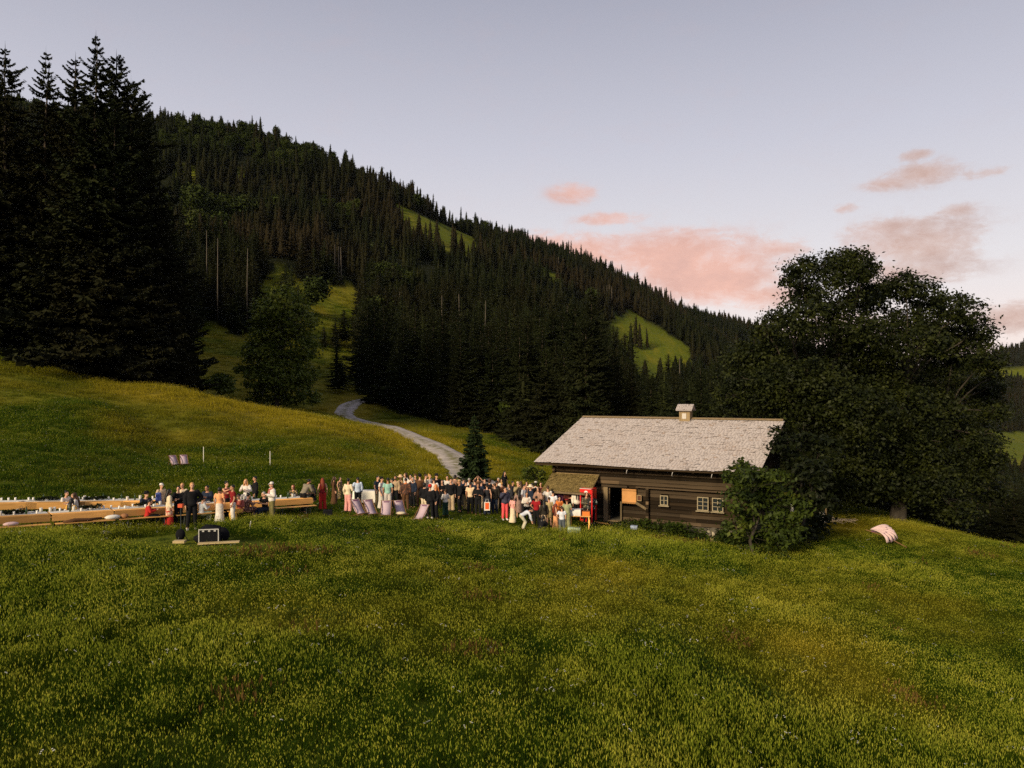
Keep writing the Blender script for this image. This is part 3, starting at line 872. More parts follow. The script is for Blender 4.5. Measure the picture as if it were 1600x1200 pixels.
        # stand a little in front of the neighbouring crowns
        zl = ('tall bare trunk in the dark wood above the left clearing', 'bare trunks above the left clearing') if u < 400 else ('thin bare trunk in the small group above the left clearing', 'small group of bare trunks') if u < 540 else \
             ('lone bare trunk at the upper edge of the high clearing', None) if u > 640 and u < 650 else ('pale bare trunk in the small group near the skyline at the right', 'bare trunks near the skyline') if 935 < u < 960 and d > 500 else \
             ('short bare trunk standing on the small rocky knoll', 'bare trunks on the rocky knoll') if 878 < u < 892 and d > 400 else ('bare trunk in the wood behind the road and the hut', 'bare trunks in the lower wood') if d < 300 else ('thin bare trunk high in the wood near the skyline', 'bare trunks high in the wood')
        tag(o, zl[0], 'tree trunk', zl[1])
    return P, hgt
build_forest()

BL = [(445, 470, 28), (420, 488, 26), (465, 500, 30), (425, 515, 32), (460, 540, 36), (418, 555, 32), (440, 585, 36), (405, 590, 24), (472, 585, 24), (428, 612, 30), (462, 612, 24), (478, 545, 18), (400, 545, 20), (374, 577, 8), (385, 575, 8), (488, 622, 12), (398, 622, 12)]
M_LEAF_LONE = mat_var('lone_maple_leaves', [(.022, .036, .005), (.062, .088, .010), (.15, .17, .02)], .6, .2, .5, trans=.25)
broadleaf('maple_tree', 'round leafy maple standing alone in the hollow left of the gravel road', 121, (434, 640), BL, .34, 9, .42, .9, 5, M_LEAF_LONE, clump=.27, fork=.22, holes=.36, sub=4)
for k, (u, v, r, d) in enumerate([(300, 300, 22, 380), (335, 318, 26, 400), (372, 330, 26, 410), (405, 325, 20, 420), (430, 318, 16, 430), (460, 345, 16, 430), (350, 345, 18, 380), (310, 340, 16, 360),
                     (580, 395, 18, 420), (605, 400, 20, 420), (628, 420, 18, 420), (600, 425, 20, 400), (642, 448, 10, 420), (925, 455, 9, 560), (870, 440, 8, 560), (560, 380, 12, 420)]):
    lob = [(u + random.uniform(-.6, .6) * r, v + random.uniform(-.3, .8) * r, r * random.uniform(.5, .8)) for _ in range(7)]
    x = (u - 800) / F * d
    broadleaf('beech_tree', ['green round-crowned beech among the dark spruces above the hollow', 'green round-crowned beech in the middle of the wooded slope', 'small green beech high on the wooded slope'][0 if k < 8 else 1 if k < 13 or k == 15 else 2],
              d, (u, 0), lob, .9, 1.3, .4, 1.2, 60 + k, M_LEAF_FAR, group=['beeches above the hollow', 'beeches on the middle slope', 'beeches high on the slope'][0 if k < 8 else 1 if k < 13 or k == 15 else 2], clump=.5, sub=0)

M_WEED = mat_var('weed_leaves', [(.010, .018, .003), (.022, .036, .004), (.05, .07, .008)], .7, .1, 1.2, trans=.15)
LM = [(1335, 415, 30), (1312, 408, 20), (1285, 420, 28), (1350, 425, 20), (1248, 418, 20), (1232, 440, 12), (1255, 455, 24), (1300, 465, 42), (1345, 460, 26), (1250, 500, 38), (1212, 502, 20), (1195, 520, 18), (1170, 560, 34), (1142, 592, 20),
      (1135, 620, 14), (1215, 565, 50), (1285, 545, 55), (1335, 520, 42), (1180, 625, 40), (1145, 640, 16), (1245, 635, 50), (1305, 625, 50), (1255, 700, 42), (1310, 700, 50), (1345, 650, 50), (1340, 745, 42), (1290, 765, 38), (1225, 600, 40), (1262, 590, 40)]
broadleaf('maple_tree', 'taller big sycamore maple rising directly behind the right end of the hut', 47, (1282, 815), LM, .12, 90, .5, 1.0, 11, None, clump=.30, holes=.2, fork=.28)
RM2 = [(1398, 705, 40, -3.5), (1430, 752, 44, -3.5), (1375, 748, 36, -3), (1412, 640, 42, -3.5), (1445, 690, 36, -4), (1361, 562, 28, -2), (1385, 575, 24, -1), (1345, 585, 26, 0), (1550, 605, 18), (1553, 645, 18), (1548, 715, 18), (1470, 640, 34, -2), (1460, 745, 30, -3.5), (1365, 620, 36, -2.5), (1352, 700, 34, -2)]
RM = [(1415, 448, 26), (1385, 452, 24), (1360, 470, 26), (1445, 462, 28), (1480, 478, 26), (1510, 488, 24), (1522, 520, 28), (1540, 560, 26), (1556, 588, 12), (1502, 545, 34), (1455, 515, 34), (1410, 505, 32), (1440, 540, 32), (1480, 530, 28), (1375, 530, 40), (1430, 565, 34),
      (1480, 600, 38), (1530, 625, 30), (1390, 610, 50), (1440, 650, 50), (1505, 670, 42), (1380, 690, 50), (1450, 725, 52), (1515, 735, 36), (1395, 752, 36), (1470, 775, 34), (1345, 775, 20), (1535, 690, 26), (1540, 765, 22), (1500, 800, 22)]
broadleaf('maple_tree', 'broad sycamore maple on the knoll at the right, its short trunk in the grass', 50, (1403, 815), RM + RM2, .12, 92, .5, 1.1, 12, None, clump=.30, holes=.17, fork=.3, base_d=47.5)
EL = [(1178, 755, 34), (1150, 745, 20), (1205, 770, 26), (1160, 785, 26), (1190, 810, 34), (1150, 825, 20), (1175, 845, 24), (1215, 835, 18), (1165, 735, 14), (1195, 742, 16), (1160, 862, 15), (1192, 866, 18), (1222, 856, 18), (1236, 832, 20), (1238, 795, 22), (1218, 745, 14), (1156, 722, 7)]
broadleaf('elder_bush', 'tall leafy elder bush in front of the right end of the hut wall', 33.3, (1178, 855), EL, .12, 75, .09, .35, 13, M_LEAF_LIT, 'bush', clump=.2, holes=.2, fork=.35, sub=3)
E2 = [(1245, 700, 30), (1222, 695, 18), (1265, 735, 30), (1275, 775, 26), (1255, 840, 22), (1270, 815, 26), (1232, 860, 14), (1215, 672, 10), (1285, 700, 26)]
broadleaf('elder_bush', 'dark leafy bush beside the hut gable under the taller maple', 37.5, (1262, 850), E2, .13, 70, .1, .4, 14, M_LEAF, 'bush', clump=.2, holes=.22, fork=.35, sub=3)
for k, (u, v, r, d, lab) in enumerate([(835, 742, 16, 46, 'green rounded shrub at the left end of the hut roof'), (795, 640, 10, 118, 'small pale green bush at the foot of the wood'), (345, 600, 16, 108, 'low bush beside the dark stand in the hollow'),
                                   (1395, 800, 10, 52, None), (1010, 826, 15, 38.4, 'low nettle clump against the hut wall below the small window'), (986, 822, 11, 39.2, 'low leafy weeds at the hut wall beside the doorway'), (1062, 833, 16, 37.0, 'dense dark weeds along the foot of the hut wall'), (1035, 829, 14, 37.8, 'dark weeds below the window beside the corner post'), (1088, 842, 14, 36.2, 'leafy weeds left of the pale stone blocks'), (1137, 846, 18, 35.0, 'rank dark weeds between the stone blocks and the elder bush'), (925, 826, 9, 38.2, 'small bushy weeds under the drinks table'), (968, 828, 12, 38.8, 'weeds below the dark doorway')]):
    if lab is None: continue
    lob = [(u + random.uniform(-.8, .8) * r, v + random.uniform(-.7, .7) * r, r * random.uniform(.45, .7)) for _ in range(8)]
    broadleaf('shrub', lab, d, (u, 0), lob, .09 if d < 60 else .3, 90 if d < 60 else 20, .06, .25, 90 + k, M_LEAF_LIT if k < 3 else M_WEED, 'shrub', clump=.16 if d < 60 else .3, sub=2)

def small_spruce():
    d = 56; b = ground(741, d); H = CZ - (648 - VH) / F * d - b.z
    V, T = spruce_crown(77, H, 1.28, 34, 11, 26, .02, .14, .82)
    t = thing('spruce_tree', 'small bushy spruce standing alone beside the gravel road behind the crowd', 'spruce', tuple(b))
    link('crown', fast_mesh('small_spruce_crown', V, T, mat_var('young_needles', [(.010, .018, .006), (.018, .03, .009), (.03, .045, .012)], .85, .1, 1.5)), t)
    link('trunk', trunk_mesh('small_spruce_trunk', H, .09, M_BARK), t)
small_spruce()

# ------------------------------------------------------------------ grass
def grass_mat(name, lo, mid_, hi, dry_c, rough=.7):
    m = bpy.data.materials.new(name); m.use_nodes = True
    nt = m.node_tree; p = nt.nodes['Principled BSDF']; p.inputs['Roughness'].default_value = rough; p.inputs['Specular IOR Level'].default_value = .04
    geo = nt.nodes.new('ShaderNodeNewGeometry')
    a = nt.nodes.new('ShaderNodeAttribute'); a.attribute_type = 'INSTANCER'; a.attribute_name = 'dry'
    n = mth(nt, 'ADD', mth(nt, 'MULTIPLY', noise(nt, geo.outputs['Position'], .7, 5, .65), .6), mth(nt, 'MULTIPLY', noise(nt, geo.outputs['Position'], .16, 2, .5), .4))
    n = mth(nt, 'MULTIPLY_ADD', n, 1.7, -.35)
    f = mth(nt, 'ADD', mth(nt, 'MULTIPLY', n, .62), mth(nt, 'MULTIPLY', geo.outputs['Random Per Island'], .38))
    c = ramp(nt, f, [(.3, lo), (.5, mid_), (.72, hi)])
    c = mixc(nt, mth(nt, 'MULTIPLY', a.outputs['Fac'], .9), c, dry_c)
    nt.links.new(c, p.inputs['Base Color'])
    tr = nt.nodes.new('ShaderNodeBsdfTranslucent'); nt.links.new(c, tr.inputs[0])
    mx = nt.nodes.new('ShaderNodeMixShader'); mx.inputs[0].default_value = .22
    nt.links.new(p.outputs[0], mx.inputs[1]); nt.links.new(tr.outputs[0], mx.inputs[2]); nt.links.new(mx.outputs[0], nt.nodes['Material Output'].inputs[0])
    return m
G_BLADE = grass_mat('grass_blades', (.009, .026, .002), (.028, .058, .003), (.080, .115, .006), (.27, .215, .012))
G_HEAD = grass_mat('grass_seed_heads', (.10, .14, .008), (.25, .29, .025), (.50, .46, .06), (.48, .36, .04))
G_HERB = grass_mat('meadow_herb_leaves', (.026, .050, .007), (.042, .075, .008), (.07, .10, .01), (.12, .12, .015), .6)
G_FLOWER = mat('white_meadow_flower', (.62, .60, .52), .8, .1)
G_SORREL = grass_mat('sorrel_heads', (.07, .045, .015), (.12, .07, .02), (.16, .10, .03), (.20, .12, .03))

def tuft(seed, nbl, rad, hmin, hmax, wid, heads=4, herb=0, flowers=0, sorrel=0, seg=2):
    g = np.random.default_rng(seed); V = []; Q = []; MI = []; nv = 0
    def strip(P0, dirh, h, w, lean, mi, seg=seg, curl=1.6):
        nonlocal nv
        n = len(P0)
        side = np.stack([-dirh[:, 1], dirh[:, 0], np.zeros(n)], -1)
        a = g.uniform(0, 6.28, n); side = np.stack([np.cos(a), np.sin(a), np.zeros(n)], -1)
        rows = []
        for k in range(seg + 1):
            t = k / seg
            c = P0 + np.stack([dirh[:, 0] * lean * h * t ** curl, dirh[:, 1] * lean * h * t ** curl, h * t * (1 - .25 * lean * t)], -1)
            ww = w * (1 - t) ** .7 * .5 + .0008
            rows.append((c - side * ww[:, None], c + side * ww[:, None]))
        for k in range(seg):
            V.append(np.stack([rows[k][0], rows[k][1], rows[k + 1][1], rows[k + 1][0]], 1).reshape(-1, 3))
            Q.append(np.arange(n * 4).reshape(n, 4) + nv); MI.append(np.full(n, mi)); nv += 4 * n
        return (rows[-1][0] + rows[-1][1]) / 2
    def base(n):
        r = rad * np.sqrt(g.uniform(0, 1, n)); a = g.uniform(0, 6.28, n); b = g.uniform(0, 6.28, n)
        return np.stack([r * np.cos(a), r * np.sin(a), np.zeros(n)], -1), np.stack([np.cos(b), np.sin(b)], -1)
    P0, dh = base(nbl)
    strip(P0, dh, g.uniform(hmin, hmax, nbl), wid * g.uniform(.6, 1.3, nbl), g.uniform(.1, .75, nbl), 0)
    def quadhead(C, L, w, mi):
        nonlocal nv
        n = len(C)
        for q in range(2):
            a = g.uniform(0, 6.28, n); s = np.stack([np.cos(a), np.sin(a), np.zeros(n)], -1) * w[:, None]
            up = np.stack([g.normal(0, .2, n), g.normal(0, .2, n), np.ones(n)], -1) * L[:, None]
            V.append(np.stack([C, C + s + up * .45, C + up, C - s + up * .45], 1).reshape(-1, 3))
            Q.append(np.arange(n * 4).reshape(n, 4) + nv); MI.append(np.full(n, mi)); nv += 4 * n
    if heads:
        P0, dh = base(heads)
        tip = strip(P0, dh, g.uniform(hmax * .85, hmax * 1.3, heads), np.full(heads, wid * .35), g.uniform(.05, .3, heads), 0, 1)
        quadhead(tip - np.array([0, 0, .02]), g.uniform(.03, .065, heads), g.uniform(.003, .006, heads), 1)
    if sorrel:
        P0, dh = base(sorrel)
        tip = strip(P0, dh, g.uniform(hmax * .9, hmax * 1.3, sorrel), np.full(sorrel, wid * .4), g.uniform(.05, .2, sorrel), 4, 1)
        quadhead(tip - np.array([0, 0, .08]), g.uniform(.12, .2, sorrel), g.uniform(.01, .02, sorrel), 4)
    if herb:
        P0, dh = base(herb)
        P0[:, 2] = g.uniform(.02, hmax * .75, herb)
        n = herb; nm = np.stack([g.normal(0, .5, n), g.normal(0, .5, n), np.ones(n)], -1); nm /= np.linalg.norm(nm, axis=1)[:, None]
        a = np.cross(nm, g.normal(0, 1, (n, 3))); a /= np.linalg.norm(a, axis=1)[:, None]; b = np.cross(nm, a)
        s = g.uniform(.011, .028, n)[:, None]
        V.append(np.stack([P0 - a * s, P0 - b * s * .6, P0 + a * s * 1.2, P0 + b * s * .6], 1).reshape(-1, 3)); Q.append(np.arange(n * 4).reshape(n, 4) + nv); MI.append(np.full(n, 2)); nv += 4 * n
    if flowers:
        P0, dh = base(flowers)
        tip = strip(P0, dh, g.uniform(hmax * .9, hmax * 1.2, flowers), np.full(flowers, wid * .4), g.uniform(.05, .2, flowers), 0, 1)
        for q in range(3):
            n = flowers; C = tip + g.normal(0, .012, (n, 3)); s = .014
            V.append(np.stack([C + [s, 0, 0], C + [0, s, .004], C + [-s, 0, 0], C + [0, -s, .004]], 1).reshape(-1, 3)); Q.append(np.arange(n * 4).reshape(n, 4) + nv); MI.append(np.full(n, 3)); nv += 4 * n
    return fast_mesh('grass_tuft', np.vstack(V), np.vstack(Q), [G_BLADE, G_HEAD, G_HERB, G_FLOWER, G_SORREL], np.concatenate(MI))

TALL = [tuft(1, 80, .26, .10, .40, .0055, 20), tuft(2, 90, .26, .14, .46, .006, 12), tuft(3, 70, .26, .10, .36, .0055, 30), tuft(4, 50, .26, .10, .34, .006, 10, herb=80), tuft(5, 74, .26, .14, .46, .006, 9, sorrel=4), tuft(6, 60, .26, .10, .40, .006, 14, herb=34, flowers=2), tuft(7, 56, .26, .08, .30, .0065, 8, herb=60), tuft(8, 96, .26, .18, .58, .0055, 18)]
SHORT = [tuft(21, 70, .45, .06, .2, .022, 6, seg=1), tuft(22, 60, .45, .08, .26, .024, 8, seg=1), tuft(23, 50, .45, .06, .2, .022, 4, herb=25, seg=1), tuft(24, 55, .45, .08, .24, .02, 8, flowers=1, seg=1)]
COARSE = [tuft(31, 60, .9, .15, .42, .06, 8, seg=1), tuft(32, 55, .9, .12, .36, .07, 5, seg=1), tuft(33, 50, .9, .15, .45, .06, 10, seg=1)]

TRAMPLED = []      # (x, y, radius): filled by the placed things
def short_zone(x, y):
    """1 where the sward is walked short: around the tables, the crowd and the hut front"""
    k = np.zeros(x.shape)
    yy = np.maximum(y, 1); u = 800 + x / yy * F
    def seg(ax, ay, bx, by, r0, r1):
        dx, dy = bx - ax, by - ay; t = np.clip(((x - ax) * dx + (y - ay) * dy) / (dx * dx + dy * dy), 0, 1)
        d = np.hypot(x - ax - t * dx, y - ay - t * dy)
        return np.clip((r1 - d) / (r1 - r0), 0, 1)
    k = np.maximum(k, seg(-24, 28.2, -10, 36.5, 1.9, 3.4))
    k = np.maximum(k, seg(-12.5, 31.5, -4, 39, 1.6, 3.6))
    k = np.maximum(k, seg(-9, 38.5, 0.0, 39.5, 3.6, 5.2))
    k = np.maximum(k, seg(-1, 40.5, 3.4, 38.8, 1.8, 2.8))
    k = np.maximum(k, 1.45 * seg(-12.6, 25.4, -9.4, 23.6, 1.6, 2.4))
    k = np.maximum(k, seg(18.8, 43, 21, 42, .5, 2))
    return k

def build_grass():
    g = np.random.default_rng(5)
    def pts(y0, y1, dens, umin=-260, umax=1860):
        area = (umax - umin) / F * (y1 ** 2 - y0 ** 2) / 2
        n = int(area * dens)
        y = np.sqrt(g.uniform(y0 ** 2, y1 ** 2, n)); u = g.uniform(umin, umax, n)
        return (u - 800) / F * y, y
    # tall meadow
    X = []; Y = []; S = []
    for (a, b, dn, sc) in ((4.5, 14, 26, 1.0), (14, 24, 20, 1.1), (24, 36, 15, 1.2), (36, 47, 12, 1.3)):
        x, y = pts(a, b, dn); X.append(x); Y.append(y); S.append(np.full(len(x), sc))
    x = np.concatenate(X); y = np.concatenate(Y); s = np.concatenate(S)
    # behind the camera's own feet too, so that a step aside still stands in grass
    u = 800 + x / y * F
    lim = np.interp(u, [-300, 0, 260, 480, 560, 700, 800, 1150, 1250, 1900], [26.5, 27, 27.6, 31, 32.6, 33.6, 35.2, 41, 47, 47])
    sz = short_zone(x, y)
    hut = (x * .454 + y * .891); lx = (x - 1.335) * .891 - (y - 41.6) * .454; ly = (x - 1.335) * .454 + (y - 41.6) * .891
    inhut = (lx > .4) & (lx < 12.3) & (ly > .8) & (ly < 14.6)
    keep = (y < lim) & (g.uniform(0, 1, len(x)) > sz * .55) & ~inhut
    x, y, s, sz = x[keep], y[keep], s[keep], sz[keep]
    z = height(x, y)
    n = len(x); pn = _vnoise(x, y, 4.5, 21); pn2 = _vnoise(x, y, 1.6, 22)
    idx = np.select([pn2 > .78, pn > .72, pn < .22, pn2 < .12], [3, 2, 7, 4], np.where(g.uniform(0, 1, n) < .25, 6, g.integers(0, 3, n)))
    idx = np.where(g.uniform(0, 1, n) < .025, 5, idx)
    hh = (.50 + .75 * pn + .25 * pn2) * np.maximum(.12, 1 - .68 * sz) * g.uniform(.8, 1.2, n) * np.interp(y, [4, 20, 40], [.95, .85, .8])
    front = np.exp(-(((x - 6) / 4.5) ** 2 + ((y - 33) / 3) ** 2)) * .55 * (1 - sz)
    hh = hh + front
    rot = np.stack([g.normal(0, .08, n), g.normal(0, .08, n), g.uniform(0, 6.28, n)], -1)
    scatter('meadow_grass', np.stack([x, y, z - .02], -1), rot, np.stack([s, s, hh], -1), idx, TALL, 'tall meadow grass with seed heads and herbs', {'dry': dryness(x, y)})
    print('tall', n)
    # short sward behind, up to the crest
    x, y = pts(26, 60, 7.5); x2, y2 = pts(60, 100, 3.2, -260, 900)
    x = np.concatenate([x, x2]); y = np.concatenate([y, y2]); u = 800 + x / y * F
    lim = np.interp(u, [-300, 0, 260, 480, 560, 700, 800, 1150, 1250, 1900], [26, 26.5, 27.2, 30.6, 32.2, 33.2, 34.8, 40, 46, 46])
    lx = (x - 1.335) * .891 - (y - 41.6) * .454; ly = (x - 1.335) * .454 + (y - 41.6) * .891
    keep = (y > lim) & ~((lx > .4) & (lx < 12.3) & (ly > .8) & (ly < 14.6)) & (road_dist(x, y) > 1.9)
    x, y = x[keep], y[keep]; n = len(x); z = height(x, y); pn = _vnoise(x, y, 5, 31)
    sz = short_zone(x, y)
    hh = (.7 + .9 * pn) * g.uniform(.75, 1.3, n) * (1 - .5 * sz) * np.interp(y, [30, 90], [.95, 1.3])
    rot = np.stack([g.normal(0, .08, n), g.normal(0, .08, n), g.uniform(0, 6.28, n)], -1)
    s = np.interp(y, [30, 90], [1.0, 1.7])
    scatter('hillside_grass', np.stack([x, y, z - .02], -1), rot, np.stack([s, s, hh], -1), g.integers(0, 4, n), SHORT, 'short hillside grass behind the tables and the crowd', {'dry': dryness(x, y)})
    print('short', n)
    x, y = pts(95, 320, .22, -100, 1200)
    z = height(x, y); u = 800 + x / y * F
    keep = ~forest_ok(x, y, z) & (road_dist(x, y) > 2.6)
    x, y, z = x[keep], y[keep], z[keep]; n = len(x)
    rot = np.stack([np.zeros(n), np.zeros(n), g.uniform(0, 6.28, n)], -1)
    s = np.interp(y, [90, 320], [1.0, 2.2])
    scatter('clearing_grass', np.stack([x, y, z - .03], -1), rot, np.stack([s, s, s * .8], -1), g.integers(0, 3, n), COARSE, 'grass of the clearings beyond the hollow', {'dry': dryness(x, y)})
    print('coarse', n)
build_grass()
# ------------------------------------------------------------------ the hut
HX, HY = Vector((.891, -.454, 0)), Vector((.454, .891, 0))
HO = Vector((1.335, 41.6, 0.0))
def H2W(x, y, z): return HO + HX * x + HY * y + Vector((0, 0, z))
def hut_x(u, y=.95):
    b = HO + HY * y; k = (u - 800) / F
    return (b.y * k - b.x) / (.891 + .454 * k)
def hut_z(v, x, y=.95):
    return CZ - (v - VH) / F * H2W(x, y, 0).y

def wood(name, col, var=.35, bump=.5, stretch=(.35, 6, 6), sc=2.0):
    m = mat(name, col, .9, .08, var, sc, bump=bump, bscale=sc * 3, stretch=stretch)
    nt = m.node_tree; p = nt.nodes['Principled BSDF']
    oi = nt.nodes.new('ShaderNodeObjectInfo')
    src = p.inputs['Base Color'].links[0].from_socket
    f = ramp(nt, oi.outputs['Random'], [(0, (.45, .45, .45)), (.8, (1.2, 1.15, 1.1)), (1, (2.1, 1.9, 1.6))])
    nt.links.new(mixc(nt, 1.0, src, f, 'MULTIPLY'), p.inputs['Base Color'])
    return m
M_LOG = wood('sunburnt_logs', (.024, .017, .0105))
M_LOG_PALE = wood('weathered_sunlit_logs', (.085, .062, .040))  # weathered wood; on the upper courses this tone paints in sunlit log edges
M_POST = wood('grey_post', (.21, .16, .095), stretch=(6, 6, .4))
M_BOARD = wood('fresh_board', (.50, .26, .10), .15, .2, (1, 1, 1))
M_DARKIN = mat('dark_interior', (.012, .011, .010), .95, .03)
M_STONE = mat('foundation_stone', (.10, .088, .068), .95, .05, .3, 4, bump=.6)
M_FRAME = mat('pale_window_frame', (.30, .25, .16), .7, .2, .15, 8)
M_PANE = mat('window_pane', (.02, .024, .028), .08, .6)
M_SHING = bpy.data.materials.new('wooden_shingles'); M_SHING.use_nodes = True
def _sh():
    nt = M_SHING.node_tree; p = nt.nodes['Principled BSDF']; p.inputs['Roughness'].default_value = .8; p.inputs['Specular IOR Level'].default_value = .2
    geo = nt.nodes.new('ShaderNodeNewGeometry'); tc = nt.nodes.new('ShaderNodeTexCoord')
    c = ramp(nt, geo.outputs['Random Per Island'], [(0, (.20, .17, .16)), (.05, (.395, .35, .345)), (.6, (.425, .38, .375)), (.95, (.45, .405, .40)), (1, (.30, .23, .19))])
    n = noise(nt, tc.outputs['Object'], .8, 5, .65)
    c = mixc(nt, ramp(nt, n, [(.5, 0), (.75, .5)]), c, (.34, .27, .24))
    nt.links.new(c, p.inputs['Base Color'])
_sh()
M_MOSS = mat('mossy_shingles', (.17, .125, .05), .95, .05, .5, 5, bump=.7, bscale=14)

def shingle_field(O, ex, ey, en, w, l, row, wid, thick, seed, jit=.35, overlap=1.35):
    """rows of separate shingles from the eave (O) up along ey; en = outward normal"""
    g = np.random.default_rng(seed); V = []; Q = []; nv = 0
    O, ex, ey, en = (np.array(q, float) for q in (O, ex, ey, en))
    nr = int(l / row); rowlift = (g.uniform(0, 1, nr) < .3) * 1.0
    for r in range(nr):
        x = g.uniform(-.1, 0)
        while x < w:
            ww = wid * g.uniform(.55, 1.45); x1 = min(x + ww, w); x0 = max(x, 0); x += ww
            if x1 - x0 < .02: continue
            y0 = r * row + g.normal(0, row * .06) + (g.uniform(-.5, .2) * row if g.uniform() < .03 else 0); y1 = min(y0 + row * overlap, l)
            t = thick * g.uniform(.7, 1.3); rl = rowlift[r]; lift = thick * (1.15 + g.uniform(0, jit) + (1.6 if g.uniform() < .05 + rl * .25 else 0))
            gap = .004
            def pt(a, b, c): return O + ex * a + ey * b + en * c
            a0, a1 = x0 + gap, x1 - gap; tw = g.normal(0, .003)
            P = [pt(a0, y0, lift), pt(a1, y0, lift + tw), pt(a1, y1, .002), pt(a0, y1, .002), pt(a0, y0, lift + t), pt(a1, y0, lift + t + tw), pt(a1, y1, .002 + t), pt(a0, y1, .002 + t)]
            V += P
            for q in ((4, 5, 6, 7), (0, 1, 5, 4), (1, 2, 6, 5), (3, 0, 4, 7), (0, 3, 2, 1)): Q.append([nv + i for i in q])
            nv += 8
    return np.array(V), np.array(Q)

def log_box(x0, x1, h, d, g, round_=.025):
    """a hewn log along X: eight-sided section, ends square"""
    mb = MB(); n = 8
    sec = [(-d/2, -h/2 + round_), (-d/2 + round_, -h/2), (d/2 - round_, -h/2), (d/2, -h/2 + round_), (d/2, h/2 - round_), (d/2 - round_, h/2), (-d/2 + round_, h/2), (-d/2, h/2 - round_)]
    for x in (x0, x1):
        for (y, z) in sec: mb.v.append((x, y + g.uniform(-.006, .006), z + g.uniform(-.006, .006)))
    for k in range(8): mb.f.append((k, (k + 1) % 8, 8 + (k + 1) % 8, 8 + k)[::-1]); mb.m.append(0)
    mb.f.append(tuple(range(8))); mb.m.append(0); mb.f.append(tuple(range(15, 7, -1))); mb.m.append(0)
    return mb

